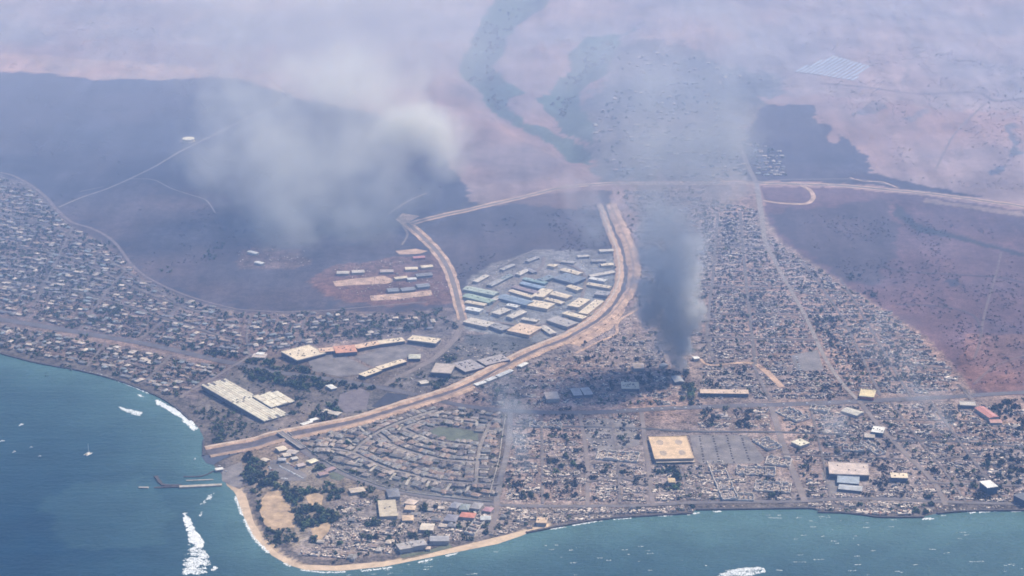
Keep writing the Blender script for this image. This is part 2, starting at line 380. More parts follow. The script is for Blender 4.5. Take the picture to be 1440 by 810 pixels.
# ------------------------------------------------------------------ roads, yards and other sheets on the land
occ = []           # (x, y, radius) already taken
lift = [0.5]
def strip(name, pts, width, mat, label, world_pts=False, cat='road', dz=None, crown=0.0, edge_noise=0.0, kind='structure', parent=None):
    line = smooth_line(pts if world_pts else PP(pts), 9.0)
    t = np.gradient(line, axis=0); t /= np.linalg.norm(t, axis=1)[:, None]+1e-9
    nrm = np.c_[-t[:, 1], t[:, 0]]
    w = np.full(len(line), width/2.0) if np.isscalar(width) else np.interp(np.linspace(0, 1, len(line)), np.linspace(0, 1, len(width)), np.array(width)/2.0)
    we = w*(1+edge_noise*(vnoise(line[:, 0], line[:, 1], 25, 3)-0.5)*2)
    wf = w*(1+edge_noise*(vnoise(line[:, 0], line[:, 1], 25, 13)-0.5)*2)
    L = line+nrm*we[:, None]; R = line-nrm*wf[:, None]
    lift[0] += 0.014; z0 = lift[0] if dz is None else dz
    rows = [(L, 0), ((L+line)/2, crown), (line, crown), ((R+line)/2, crown), (R, 0)]
    V = []
    for p, c in rows: V.append(np.c_[p, ground(p[:, 0], p[:, 1])+z0+c])
    n = len(line); V = np.concatenate(V); F = []
    for r in range(4):
        a = np.arange(n-1)+r*n
        F.append(np.c_[a, a+n, a+n+1, a+1])
    o = link(name, mesh_np(name, V, np.concatenate(F), mat), parent)
    if parent is None: tag(o, label, cat, kind=kind)
    for p, ww in zip(line[::1], w): occ.append((p[0], p[1], ww))
    return o
def patch(name, poly, mat, label, cat, dz=0.35, kind='structure', world_pts=False, block=0):
    w = poly if world_pts else PP(poly)
    bm = bmesh.new(); f = bm.faces.new([bm.verts.new((x, y, 0)) for x, y in w])
    bmesh.ops.triangulate(bm, faces=bm.faces[:])
    for _ in range(4):
        e = [e for e in bm.edges if e.calc_length() > 22]
        if not e: break
        bmesh.ops.subdivide_edges(bm, edges=e, cuts=1)
        bmesh.ops.triangulate(bm, faces=bm.faces[:])
    xy = np.array([v.co[:2] for v in bm.verts]); jit = 3.0
    bz = ground(xy[:, 0], xy[:, 1])
    for v, z in zip(bm.verts, bz): v.co.z = z+dz
    for fc in bm.faces:
        if fc.normal.z < 0: fc.normal_flip()
    me = bpy.data.meshes.new(name); bm.to_mesh(me); bm.free(); me.materials.append(mat)
    o = link(name, me); tag(o, label, cat, kind=kind)
    if block:
        xs = [p[0] for p in w]; ys = [p[1] for p in w]
        for x in np.arange(min(xs), max(xs), 10):
            for y in np.arange(min(ys), max(ys), 10):
                if in_poly(np.array([x]), np.array([y]), w)[0]: occ.append((x, y, block))
    return o

patch('beach', [(331,694),(340,690),(347,700),(357,735),(374,762),(390,778),(420,794),(470,796),(540,790),(610,777),(680,760),(738,746),(758,743),(735,753),(700,765),(650,775),(600,785),(540,797),(480,803),(430,802),(404,794),(382,781),(358,757),(342,725)], M['sand'], 'narrow sandy beach curving round the point', 'beach', 0.3, block=6)
patch('dirt_field', [(376,692),(392,690),(408,712),(417,730),(414,742),(398,742),(388,748),(372,738),(364,716),(368,702)], M['drysoil'], 'bare yellow sandy field among trees on the point', 'field', 0.3, block=5)
patch('dirt_field', [(430,698),(444,693),(455,697),(452,710),(444,714),(434,708)], M['drysoil'], 'small round bare sandy clearing between the trees', 'field', 0.3, block=5)
patch('dirt_field', [(437,742),(455,736),(466,734),(462,748),(450,760),(440,755)], M['drysoil'], 'bare sandy yard by the curved drive on the point', 'field', 0.3, block=5)
patch('lawn', [(604,606),(618,600),(640,602),(672,607),(673,619),(640,621),(612,614)], M['lawn'], 'green park lawn inside the crescent subdivision', 'lawn', 0.3, block=6)
patch('lawn', [(462,667),(472,662),(484,664),(488,669),(478,676),(466,674)], M['lawn'], 'small round green lawn beside the coast road', 'lawn', 0.3, block=6)
patch('lawn', [(562,780),(600,775),(632,764),(636,770),(600,780),(566,788)], M['lawn'], 'green strip of lawn between the grey roofed condos and beach', 'lawn', 0.3, block=6)
patch('parking_lot', [(433,507),(447,500),(470,499),(490,503),(500,508),(520,518),(508,526),(480,530),(440,522)], M['lot'], 'empty asphalt parking lot inside the curved shopping centre', 'parking lot', 0.35, block=6)
patch('parking_lot', [(498,502),(540,490),(575,484),(590,494),(570,504),(540,512),(524,516)], M['lot'], 'empty asphalt parking lot below the long cream roofed shops', 'parking lot', 0.35, block=6)
patch('parking_lot', [(970,612),(1050,612),(1075,645),(1068,652),(985,652),(976,640)], M['lot'], 'grey parking lot with rows of burnt cars beside tan roof', 'parking lot', 0.35, block=7)
patch('parking_lot', [(380,648),(395,645),(432,668),(430,676),(392,676),(378,664)], M['lot'], 'parking lot holding a row of white cars by big trees', 'parking lot', 0.35, block=6)
patch('parking_lot', [(312,660),(340,650),(343,672),(338,688),(322,682),(312,676)], M['lot'], 'bare asphalt boat ramp lot behind the wharf', 'parking lot', 0.35, block=6)
patch('parking_lot', [(1112,500),(1150,492),(1158,520),(1120,522)], M['lot'], 'hazy grey yard in the burnt district', 'parking lot', 0.35, block=6)
patch('parking_lot', [(1165,660),(1178,668),(1185,695),(1165,695),(1155,665)], M['lot'], 'grey parking lot left of the pale pink roofed market', 'parking lot', 0.35, block=6)
patch('parking_lot', [(825,588),(890,590),(900,625),(840,640),(820,610)], M['lot'], 'burnt asphalt lot between ruined blocks', 'parking lot', 0.35, block=0)
patch('dirt_field', [(522,572),(545,552),(575,556),(565,568),(540,574)], surf_mat('burnt_field', (0.045,0.045,0.06)), 'dark burnt field above the flood channel', 'field', 0.3, block=7)
patch('dirt_field', [(478,555),(505,545),(520,552),(515,575),(485,580),(475,570)], surf_mat('pale_lot', (0.17,0.14,0.145)), 'bare greyish field near the trees above the channel', 'field', 0.3, block=7)

patch('dirt_field', [(468,396),(540,388),(556,394),(545,399),(472,403)], M['dirt'], 'pale earth terrace in the middle of the quarry yard', 'field', 0.3)
patch('dirt_field', [(520,416),(570,412),(606,408),(608,415),(560,421),(522,423)], M['dirt'], 'pale earth terrace at the foot of the quarry yard', 'field', 0.3)
patch('dirt_field', [(556,353),(585,350),(602,353),(590,357),(562,358)], M['dirt'], 'pale earth terrace at the top of the quarry yard', 'field', 0.3)
# --- the flood channel: two earth banks with a concrete trough between them
chan = [(292,637),(330,630),(400,613),(455,602),(510,590),(560,574),(600,562),(650,545),(700,519),(750,494),(800,474),(845,447),(870,418),(880,390),(876,355),(864,325),(856,305),(850,288)]
cw = smooth_line(PP(chan), 9.0)
t_ = np.gradient(cw, axis=0); t_ /= np.linalg.norm(t_, axis=1)[:, None]; nn = np.c_[-t_[:, 1], t_[:, 0]]
s_ = np.linspace(0, 1, len(cw))
half = np.interp(s_, [0, .06, .15, .3, .5, .62, .8, 1], [17, 15, 8, 5.5, 5, 5, 4.5, 4])
strip('channel_floor', cw.tolist(), (half*2-1).tolist(), surf_mat('channel_floor_concrete', (0.12,0.10,0.105), lo=0.6, hi=1.3), 'dark concrete floor of the long flood channel', True, 'channel', dz=0.45)
wa = np.interp(s_, [0, .15, .3, .5, .62, .8, .93, 1], [17, 19, 22, 21, 23, 21, 20, 16])
wb = np.interp(s_, [0, .15, .3, .5, .62, .75, .93, 1], [12, 17, 21, 20, 26, 34, 34, 28])
strip('channel_bank', (cw+nn*(half+wa/2)[:, None]).tolist(), wa.tolist(), M['dirt'], 'tan earth bank along the inland side of the flood channel', True, 'embankment', dz=0.2, crown=3.2, edge_noise=0.28)
strip('channel_bank', (cw-nn*(half+wb/2)[:, None]).tolist(), wb.tolist(), M['dirt'], 'tan earth bank along the town side of the flood channel', True, 'embankment', dz=0.2, crown=3.2, edge_noise=0.28)
strip('road', (cw+nn*(half+wa*.5)[:, None]).tolist(), 4.5, surf_mat('packed_gravel', (0.50,0.40,0.32)), 'pale service track on the inland channel bank', True, dz=3.6)
strip('road', (cw-nn*(half+wb*.42)[:, None]).tolist(), 4.5, surf_mat('packed_earth', (0.33,0.235,0.185)), 'brown service track on the town side channel bank', True, dz=3.6)
patch('dirt_field', [(800,483),(850,455),(872,428),(880,436),(860,462),(815,487)], M['dirt'], 'bare tan earth slope outside the channel bend', 'field', 0.3)

byp1 = [(1640,325),(1500,303),(1440,291),(1400,285),(1300,272),(1200,262.5),(1130,259.5),(1062,257.5),(980,258),(900,258),(830,260),(780,266),(720,281),(660,295),(610,306),(578,315)]
byp2 = [(572,314),(592,331),(611,350),(628,374),(638,400),(645,428),(651,450)]
strip('road_shoulder', byp1, 26, M['dirt'], 'wide tan dirt shoulder of the upper bypass road', edge_noise=0.14)
strip('road_shoulder', byp2, [34,30,30,26,24], M['dirt'], 'tan dirt shoulder of the road dropping to the industrial estate', edge_noise=0.12)
A2 = M['asphalt2'] = surf_mat('sun_bleached_asphalt', (0.21, 0.17, 0.155), lo=0.75, hi=1.2, s1=0.03, s2=0.3)
strip('road', byp1, 11, A2, 'pale two lane bypass road across the hillside')
strip('road', byp2, 12, A2, 'road curving down from the bypass to the industrial estate')
patch('dirt_field', [(556,309),(566,300),(590,304),(576,312),(585,325),(570,320)], M['dirt'], 'bare earth apron at the bend of the bypass', 'field', 0.45)
strip('road', [(1064,258),(1068,285),(1072,310),(1076,338),(1092,372),(1112,408),(1135,450),(1160,503),(1185,540),(1208,564)], [14,15,13,10,9,9,9,9,9], surf_mat('pale_road', (0.28,0.235,0.21), lo=0.75, hi=1.2), 'straight road running uphill through the burnt district to the bypass')
strip('road', [(1035,195),(1048,225),(1060,250),(1064,258)], 14, A2, 'road climbing from the bypass crossing into the upper village')
strip('road', [(1124,260),(1138,267),(1144,277),(1136,286),(1115,287),(1090,285),(1072,282)], 13, M['dirt'], 'looping dirt ramp below the bypass crossing')
strip('road', [(1064,257),(1100,253),(1200,252),(1240,258),(1265,264)], 6, A2, 'thin track above the bypass')
strip('road', [(1195,250),(1215,255),(1240,256),(1262,264)], 6, M['dirt'], 'short pale branching track above the bypass')
hwy = [(-200,418),(0,449),(60,459),(130,471),(200,483),(260,496),(330,511),(400,525),(470,534),(560,550),(610,562),(660,572),(720,578),(800,581),(860,579),(930,575),(1000,572),(1060,570),(1130,568),(1200,565),(1260,562),(1340,558),(1440,552),(1600,545)]
strip('road', hwy, [20,20,22,20,18,18,18,20,20,20,18,16], surf_mat('highway_asphalt', (0.125,0.112,0.12), lo=0.75, hi=1.25, s1=0.03), 'main coastal highway crossing the whole town')
HWY_Z = lift[0]
front = [(378,600),(392,609),(415,625),(440,644),(470,661),(500,674),(540,688),(580,696),(640,704),(700,710),(760,712),(830,712),(900,711),(980,707),(1050,706),(1130,705),(1180,702),(1250,702),(1330,706),(1440,709)]
strip('road', front, 11, surf_mat('street_asphalt', (0.16,0.14,0.14), lo=0.75, hi=1.2), 'coast street following the shore past the crescent subdivision')
strip('road', [(355,498),(335,511),(300,532),(262,553),(255,560)], 8, A2, 'narrow pale street leading down to the sea wall')
strip('road', [(651,450),(648,463),(634,483),(612,503),(582,520),(556,533),(542,543)], 14, A2, 'road bending from the estate round the shopping centre to the highway')
strip('road', [(718,580),(716,612),(711,645),(704,675),(699,700),(698,712)], 11, surf_mat('side_street', (0.19,0.165,0.16)), 'straight street along the east edge of the crescent subdivision')
strip('road', [(699,706),(697,725),(688,748)], 10, A2, 'short street running down to the beach')
strip('road', [(1085,572),(1096,610),(1108,645),(1122,680),(1132,706)], 13, A2, 'straight downtown street running to the waterfront')
strip('road', [(902,580),(906,615),(911,650),(915,690),(918,712)], 9, A2, 'street left of the large tan roof')
strip('road', [(815,582),(822,620),(826,660),(826,712)], 8, A2, 'narrow street between burnt blocks')
strip('road', [(720,600),(800,600),(905,603),(970,607),(1095,608),(1200,612)], 8, M['asphalt'], 'cross street parallel to the highway')
strip('road', [(1208,564),(1240,604),(1275,640),(1310,675),(1330,711)], 10, A2, 'diagonal street from highway to sea front')
strip('road', [(1255,620),(1320,620),(1400,625),(1440,630)], 7, M['asphalt'], 'cross street in the eastern burnt blocks')
strip('road', [(1365,556),(1345,540),(1352,545),(1375,572),(1400,600)], 8, A2, 'short street by the red roofed hall')
strip('road', [(1100,545),(1060,512),(1000,514),(985,505)], [14,16,10,6], M['dirt'], 'dusty pale street beside the burning lot')
strip('road', [(905,432),(880,445),(868,455),(866,470),(840,482),(810,497)], 7, M['dirt'], 'dirt lane winding below the channel')
strip('road', [(0,243),(20,248),(45,262),(65,278),(78,293),(100,312),(130,322),(155,336),(170,352),(185,372),(210,392),(260,415),(320,432),(360,437),(440,438),(540,430),(600,425)], [9,10,10,9,8,7,6,6,5], surf_mat('cane_road', (0.2,0.155,0.15)), 'old pale haul road curving along the upper edge of town')
strip('road', [(82,292),(115,278),(150,266),(180,253),(215,236),(260,210),(330,175),(400,140)], 7, surf_mat('track', (0.28,0.235,0.22)), 'straight pale track running up the burnt slope past the tank')
strip('road', [(182,252),(215,253),(240,265),(270,275),(290,282),(303,300)], 4, bpy.data.materials['track'], 'thin winding track on the burnt slope')
strip('road', [(112,270),(145,263)], 5, A2, 'short pale track on the burnt slope')
strip('road', [(545,302),(560,292),(580,280),(600,272)], 6, A2, 'short track climbing from the bypass bend')
strip('road', [(566,318),(573,330),(565,345)], 6, A2, 'short spur track below the bypass bend')
strip('road', [(1155,118),(1210,122),(1290,132),(1370,130),(1400,142),(1440,138)], 9, surf_mat('ditch', (0.16,0.13,0.13)), 'dark ditch road crossing the dry upper slope')
strip('road', [(1390,142),(1350,180),(1330,210),(1315,240)], 6, surf_mat('ditch_track', (0.22,0.17,0.16)), 'dim track descending the dry slope')
strip('road', [(1420,130),(1425,120),(1440,108)], 8, A2, 'short track at the upper ditch')
strip('road', [(1250,378),(1300,384),(1400,390),(1440,398)], 5, surf_mat('dark_track', (0.07,0.055,0.06)), 'dark track over the burnt eastern field')
strip('road', [(1408,355),(1400,388),(1385,440),(1378,480),(1370,505)], 6, surf_mat('field_track', (0.15,0.105,0.10)), 'track down the burnt eastern field')
strip('road', [(1260,428),(1330,432),(1370,445),(1380,470)], 6, surf_mat('field_track2', (0.09,0.065,0.07)), 'dark bank across the burnt eastern field')
strip('road', [(1370,540),(1400,515),(1440,500)], 7, surf_mat('brown_track', (0.17,0.11,0.1)), 'brown track east of the highway')
LANE = surf_mat('ash_covered_lane', (0.165,0.138,0.13), lo=0.55, hi=1.4)
for wh, lanes in (('hillside district', [[(1010,300),(1000,380),(995,470),(1010,512)],[(1040,300),(1050,400),(1062,512)],[(990,400),(1108,405)],[(990,440),(1130,445)],[(1000,345),(1080,348)],[(1112,410),(1230,432)],[(1135,452),(1290,475)],[(1160,503),(1340,520)],[(1180,392),(1220,450),(1260,520),(1280,560)],[(1130,368),(1180,440),(1215,510),(1240,558)],[(1062,512),(1080,566)],[(990,475),(1148,480)]]),
   ('eastern blocks', [[(1255,566),(1290,620),(1330,665),(1360,706)],[(1310,562),(1360,640),(1410,706)],[(1300,650),(1360,644),(1440,655)],[(1230,590),(1400,595)],[(1300,678),(1440,684)],[(1140,570),(1156,640),(1165,702)],[(1100,640),(1270,645)]]),
   ('town centre', [[(760,586),(765,650),(760,708)],[(862,585),(868,640),(870,708)],[(722,640),(770,646),(815,638)],[(826,678),(870,674),(912,682)],[(960,655),(968,705)]]),
   ('western suburb', [[(0,300),(80,325),(170,375),(250,425)],[(0,345),(100,365),(200,410),(300,450)],[(0,395),(120,415),(240,450),(330,480)],[(100,322),(60,400),(40,452)],[(180,372),(140,420),(110,465)],[(265,425),(225,460),(200,480)],[(350,445),(345,475),(352,500)],[(430,446),(425,470),(420,488)],[(60,470),(40,502)],[(150,484),(120,518)],[(240,500),(200,540)],[(0,472),(150,502),(265,540)]])):
    for ln in lanes: strip('road', [(a_+rnd.uniform(-4, 4), b_+rnd.uniform(-2, 2)) for a_, b_ in ln], rnd.choice((4.5, 5.5, 7)), LANE, 'narrow ash grey lane through the burnt '+wh if 'west' not in wh else 'narrow grey lane between houses of the western suburb', edge_noise=.3)['group'] = 'lanes of the '+wh
# industrial estate streets
strip('road', [(651,452),(690,453),(740,458),(790,452),(812,430),(822,405),(822,388),(808,376),(780,368)], 9, A2, 'loop street through the industrial estate')
strip('road', [(686,440),(700,425),(735,398),(762,375),(764,362)], 9, A2, 'diagonal street dividing the industrial estate')
strip('road', [(655,404),(690,382),(752,352)], 4, surf_mat('estate_wall_track', (0.24,0.2,0.18)), 'pale track along the upper fence of the estate')
# crescent streets
cres = [[(447,631),(470,632),(497,638),(524,651),(549,661),(574,667),(604,675),(639,679),(668,681)],
        [(533,611),(556,628),(579,637),(604,643),(629,648),(670,651)],
        [(497,638),(512,622),(537,606),(574,591),(614,578)],
        [(690,594),(682,612),(675,630),(671,655),(669,681)],
        [(566,604),(593,615),(618,622),(650,626),(676,627)],
        [(566,604),(590,594),(614,590),(650,595),(688,599)],
        [(668,681),(690,682),(703,681)]]
for i, st in enumerate(cres):
    strip('road', st, 7.5, surf_mat('estate_street', (0.24,0.205,0.185)) if i == 0 else bpy.data.materials['estate_street'],
          ['lowest curving street inside the crescent subdivision','second curving street inside the crescent subdivision','street along the channel side of the crescent subdivision','short straight street near the east edge of the crescent','curved street below the green park lawn','curved street above the green park lawn','short link street to the east edge of the crescent'][i])

for i_, (pts_, lab_) in enumerate([([(399,609),(420,627),(444,645),(472,662),(502,675.5),(542,689),(582,697),(640,704),(692,709)], 'pale boundary wall along the seaward edge of the crescent'), ([(717,584),(712,615),(708,645),(700,676),(694,700)], 'pale boundary wall along the east edge of the crescent'), ([(537,607),(560,597),(590,586),(612,579)], 'pale boundary wall on the channel side of the crescent')]):
    ww_ = np.array(PP(pts_)); ww_ = smooth_line(ww_.tolist(), 9.0); tt_ = np.gradient(ww_, axis=0); tt_ /= np.linalg.norm(tt_, axis=1)[:, None]; nw_ = np.c_[-tt_[:, 1], tt_[:, 0]]
    sgn = 9.0 if i_ == 0 else -9.0
    o_ = strip('boundary_wall', (ww_+nw_*(sgn if i_ < 2 else 6)).tolist(), 1.8, M['concrete'], lab_, True, 'wall', dz=.2, crown=1.7, kind=None)
for a_, b_ in [((466,634),(473,640)),((497,655),(506,646)),((520,664),(530,655)),((549,676),(556,666)),((571,683),(577,672)),((599,686),(604,677)),((628,690),(634,681)),((656,692),(660,683)),((520,613),(527,620)),((488,618),(500,627)),((566,598),(560,606)),((673,640),(684,641)),((673,660),(688,661)),((672,672),(686,673)),((650,598),(650,590)),((670,600),(671,592)),((590,612),(600,618)),((505,600),(512,608))]:
    strip('driveway', [a_, b_], 5.5, bpy.data.materials['estate_street'] if False else M['concrete'], 'short pale driveway court between houses of the crescent', cat='driveway')
# bridge of the coast street over the channel mouth
def bridge():
    a = P1(383,603); b = P1(437,640); dx, dy = b[0]-a[0], b[1]-a[1]; L = math.hypot(dx, dy); rz = math.atan2(dy, dx)
    mx, my = (a[0]+b[0])/2, (a[1]+b[1])/2; z = g1(mx, my)
    o = empty('road_bridge', (mx, my, z), rz); tag(o, 'low pale concrete road bridge over the flood channel mouth', 'bridge')
    m = MB(); m.box(0, 0, 2.6, L*0.62, 13, 1.2); link('deck', m.mesh('deck', M['obj']), o, (0.22,0.19,0.18))
    for s in (-1, 1):
        m = MB(); m.box(0, s*6.2, 3.8, L*0.62, 1.0, 1.2); link('parapet', m.mesh('parapet', M['obj']), o, (0.5,0.45,0.4))
    for k in range(-2, 3):
        m = MB(); m.box(k*L*0.12, 0, -1.5, 2.0, 11, 4.1); link('pier', m.mesh('pier', M['obj']), o, (0.3,0.27,0.25))
bridge()

# ------------------------------------------------------------------ buildings
def roof_mesh(kind, L, W, h, rise, over=0.6, name='roof', mat=None):
    l, w = L/2+over, W/2+over; m = MB()
    if kind == 'flat':
        m.box(0, 0, h, L+2*over, W+2*over, max(0.5, rise))
    elif kind == 'gable':
        v = [(-l,-w,h),(l,-w,h),(l,w,h),(-l,w,h),(-l,0,h+rise),(l,0,h+rise)]
        m.add(v, [(0,1,5,4),(2,3,4,5),(3,0,4),(1,2,5),(3,2,1,0)])
    elif kind == 'hip':
        k = max(l-w, l*0.15)
        v = [(-l,-w,h),(l,-w,h),(l,w,h),(-l,w,h),(-k,0,h+rise),(k,0,h+rise)]
        m.add(v, [(0,1,5,4),(2,3,4,5),(3,0,4),(1,2,5),(3,2,1,0)])
    elif kind == 'shed':
        v = [(-l,-w,h),(l,-w,h),(l,w,h+rise),(-l,w,h+rise),(-l,w,h),(l,w,h)]
        m.add(v, [(0,1,2,3),(0,3,4),(1,5,2),(4,3,2,5),(0,4,5,1)])
    return m.mesh(name, mat or M['metal_roof'])
def building(name, a, b, width, h, kind, roofc, wallc, label, cat='building', group=None, rise=None, units=0, parapet=None, bays=0, over=0.8):
    width *= 1.7
    A, B = PP([a, b]); dx, dy = B[0]-A[0], B[1]-A[1]; L = math.hypot(dx, dy); rz = math.atan2(dy, dx)
    mx, my = (A[0]+B[0])/2, (A[1]+B[1])/2
    # the surveyed edge is the roof: step back to the ground under it
    k = h/CAM_H; mx *= (1-k); my *= (1-k)
    zc = ground(np.array([mx, mx+dx/2, mx-dx/2]), np.array([my, my+dy/2, my-dy/2])); z = float(zc.mean())
    o = empty(name, (mx, my, z), rz); tag(o, label, cat, group)
    rise = rise if rise is not None else (0.6 if kind == 'flat' else min(width*0.10, 3.2))
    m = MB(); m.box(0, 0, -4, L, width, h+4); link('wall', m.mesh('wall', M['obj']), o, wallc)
    nb = max(1, bays)
    if nb > 1:
        for i in range(nb):
            r = link('roof_bay', roof_mesh(kind, L, width/nb-0.6, h, rise, 0.1), o, roofc); r.location = (0, -width/2+width/nb*(i+.5), 0)
    else:
        rf = link('roof', roof_mesh(kind, L, width, h+(0.002 if kind == 'flat' else 0), rise, over), o, roofc)
    if parapet:
        for (x, y, lx, ly) in ((0, width/2+0.5, L+2, 0.9), (0, -width/2-0.5, L+2, 0.9), (L/2+0.5, 0, 0.9, width), (-L/2-0.5, 0, 0.9, width)):
            m = MB(); m.box(x, y, h-0.5, lx, ly, 2.0); link('parapet', m.mesh('parapet', M['obj']), o, parapet)
    for i in range(units):
        m = MB(); s = rnd.uniform(1.4, 2.6)
        px_, py_ = rnd.uniform(-.42, .42)*L, rnd.uniform(-.3, .3)*width
        zr = h+rise if kind == 'flat' else h+rise*(1-abs(py_)/(width/2))
        m.box(px_, py_, zr-0.3, s*1.3, s, 1.5); link('roof_unit', m.mesh('roof_unit', M['obj']), rf, (0.16,0.15,0.15))
    n = max(2, int(L/8))
    for i in range(n):
        t = (i+.5)/n-.5; occ.append((mx+dx*t, my+dy*t, width/2+1))
    return o
CREAM = (0.78,0.63,0.43); WHITE = (0.78,0.74,0.66); PALE = (0.6,0.52,0.42); GREY = (0.26,0.25,0.26); WALL = (0.34,0.3,0.27); DARK = (0.12,0.115,0.13)
EST = 'warehouses of the industrial estate'
est = [((655,404),(698,413),15,(0.46,0.50,0.40),'long pale green roofed warehouse, uppermost beside the estate road','gable'),
 ((655,414),(692,424),15,(0.38,0.46,0.34),'mid green roofed warehouse between pale green and cream ones','gable'),
 ((656,423.5),(683,428.5),9,CREAM,'narrow cream roofed shed below the green warehouses','gable'),
 ((657,433),(677,436.5),12,WHITE,'short white roofed shed at the estate road corner','gable'),
 ((737,391),(768,398),9,(0.28,0.38,0.36),'teal roofed narrow warehouse, top of its stepped row','gable'),
 ((733,397),(765,405),10,(0.30,0.37,0.46),'blue roofed warehouse between teal and maroon ones','gable'),
 ((722,402),(757,412),10,(0.34,0.25,0.24),'maroon roofed warehouse below the blue one','gable'),
 ((718,407.5),(750,418),9,CREAM,'long cream roofed warehouse below the maroon one','gable'),
 ((705,415),(745,427),19,(0.25,0.30,0.35),'wide slate blue roofed warehouse by the diagonal street','gable'),
 ((756,417),(770,406),17,CREAM,'cream roofed block turned across the rows','flat'),
 ((777,411),(801,418),14,CREAM,'cream warehouse right of the turned block','gable'),
 ((769,419),(792,426),9,CREAM,'narrow cream warehouse below its cream neighbour','gable'),
 ((745,425),(775,431),24,CREAM,'big square cream roofed warehouse with yard below','flat'),
 ((791,378),(816,385),12,CREAM,'cream roofed warehouse at the top of the estate','gable'),
 ((787,387),(815,395),30,(0.2,0.22,0.25),'large grey blue flat building under the top cream warehouse','flat'),
 ((830,390.5),(852,394.5),9,WHITE,'bright white roofed shed near the channel','gable'),
 ((827,398),(858,404),9,CREAM,'long thin cream shed near the channel','gable'),
 ((829,388),(863,382),9,PALE,'tan roofed shed touching the channel bank','gable'),
 ((806,431),(822,420),17,CREAM,'cream block beside the loop street','flat'),
 ((794,439),(822,447),11,CREAM,'long low cream building at the loop bend','flat'),
 ((820,441),(843,422),13,CREAM,'long cream building with dark vents along the channel side','flat'),
 ((714,427.5),(729,431),9,WHITE,'small white shed beside the slate blue warehouse','gable'),
 ((657,449),(690,457),20,PALE,'beige building with dark courtyard at the estate entrance','flat'),
 ((692,455),(712,463),16,(0.34,0.31,0.29),'grey beige low building near the estate entrance','flat'),
 ((722,459),(753,466),34,(0.70,0.50,0.33),'large peach roofed hall in the lower estate','flat'),
 ((697,441),(713,434),14,PALE,'pale curved yard building by the diagonal street','flat'),
 ((716,446),(736,437),12,PALE,'beige shed between yards','gable'),
 ((776,447),(805,457),22,(0.42,0.37,0.33),'grey beige depot below the loop bend','flat'),
 ((763,458),(778,469),10,PALE,'narrow beige shed set at a steep angle','gable'),
 ((843,352),(862,351),10,PALE,'pale shed at the top of the estate by the channel','gable'),
 ((772,371.5),(782,373.5),11,CREAM,'small cream hut alone in the upper estate','hip'),
 ((738,376),(752,383),8,(0.3,0.27,0.26),'low grey shed left of the diagonal street','gable'),
 ((705,379),(722,372),7,(0.42,0.38,0.34),'thin pale shed along the upper fence','gable'),
 ((832,366),(852,366),9,(0.38,0.34,0.31),'long grey beige shed near the upper channel','gable'),
 ((700,395),(718,386),9,(0.24,0.26,0.24),'dull grey green shed in the upper yards','gable'),
 ((668,396),(684,387),9,PALE,'short beige shed low along the upper fence','gable'),((688,401),(704,393),10,(0.36,0.34,0.32),'grey shed left of the diagonal street above the green roofs','gable'),((728,386),(741,379),9,PALE,'beige shed halfway up the diagonal street','gable'),((741,367),(756,361),7,(0.4,0.36,0.33),'thin grey shed at the top end of the diagonal street','gable'),((790,367),(808,369),9,(0.44,0.4,0.36),'pale grey shed beyond the loop street top','gable'),((812,360),(828,359),8,PALE,'small beige shed in the top corner of the estate','gable'),((800,401),(816,407),11,CREAM,'cream shed beside the loop street middle','gable'),((838,411),(856,413),16,(0.38,0.35,0.34),'square grey depot near the channel bend','flat'),((690,424),(702,416),8,PALE,'small beige shed along the diagonal street','gable'),((735,447),(756,451),9,PALE,'long beige shed above the peach hall','gable'),((845,372),(862,371),9,CREAM,'cream shed on the channel side of the upper estate','gable'),
 ((760,394),(775,388),12,(0.2,0.24,0.25),'dull grey shed by the diagonal street','gable')]
for a, b, w, c, lab, k in est:
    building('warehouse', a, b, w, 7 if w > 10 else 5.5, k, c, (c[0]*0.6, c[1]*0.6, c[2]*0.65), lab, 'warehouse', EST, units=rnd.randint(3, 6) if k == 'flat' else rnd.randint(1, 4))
# upper yard
yard = [((474,383),(491,382.5),11,PALE,'pale grey roofed long shed at the west end of the quarry yard'),
 ((495,382),(512,381),11,PALE,'pale roofed long shed second in the quarry yard row'),
 ((535,381),(553,380.5),11,(0.5,0.4,0.33),'pinkish beige shed in the quarry yard'),
 ((570,377.5),(587,376.5),11,CREAM,'bright cream shed near the bypass curve'),
 ((592,375),(608,373.5),10,CREAM,'bright cream shed nearest the bypass curve'),
 ((581,362),(597,360.5),9,(0.5,0.2,0.18),'red roofed shed at the top of the quarry yard'),
 ((555,391),(572,389),9,CREAM,'cream shed in the middle of the quarry yard'),
 ((573,392),(585,391),8,WHITE,'small white shed in the middle of the quarry yard'),
 ((585,387),(607,385),12,(0.24,0.23,0.24),'grey roofed shed below the cream sheds'),
 ((586,402),(603,400),14,(0.26,0.26,0.27),'grey roofed shed low in the quarry yard'),
 ((545,408),(560,407),14,(0.24,0.24,0.25),'dark grey shed at the bottom of the quarry yard'),
 ((564,407),(583,405),12,(0.25,0.25,0.26),'long grey shed at the bottom of the quarry yard'),
 ((350,353),(362,356),7,WHITE,'small white shed in the western dirt yard'),
 ((360,368),(370,370),7,WHITE,'white hut low in the western dirt yard')]
for a, b, w, c, lab in yard:
    building('shed', a, b, w, 5, 'gable', c, (c[0]*.6, c[1]*.6, c[2]*.6), lab, 'shed', 'sheds of the quarry yard')
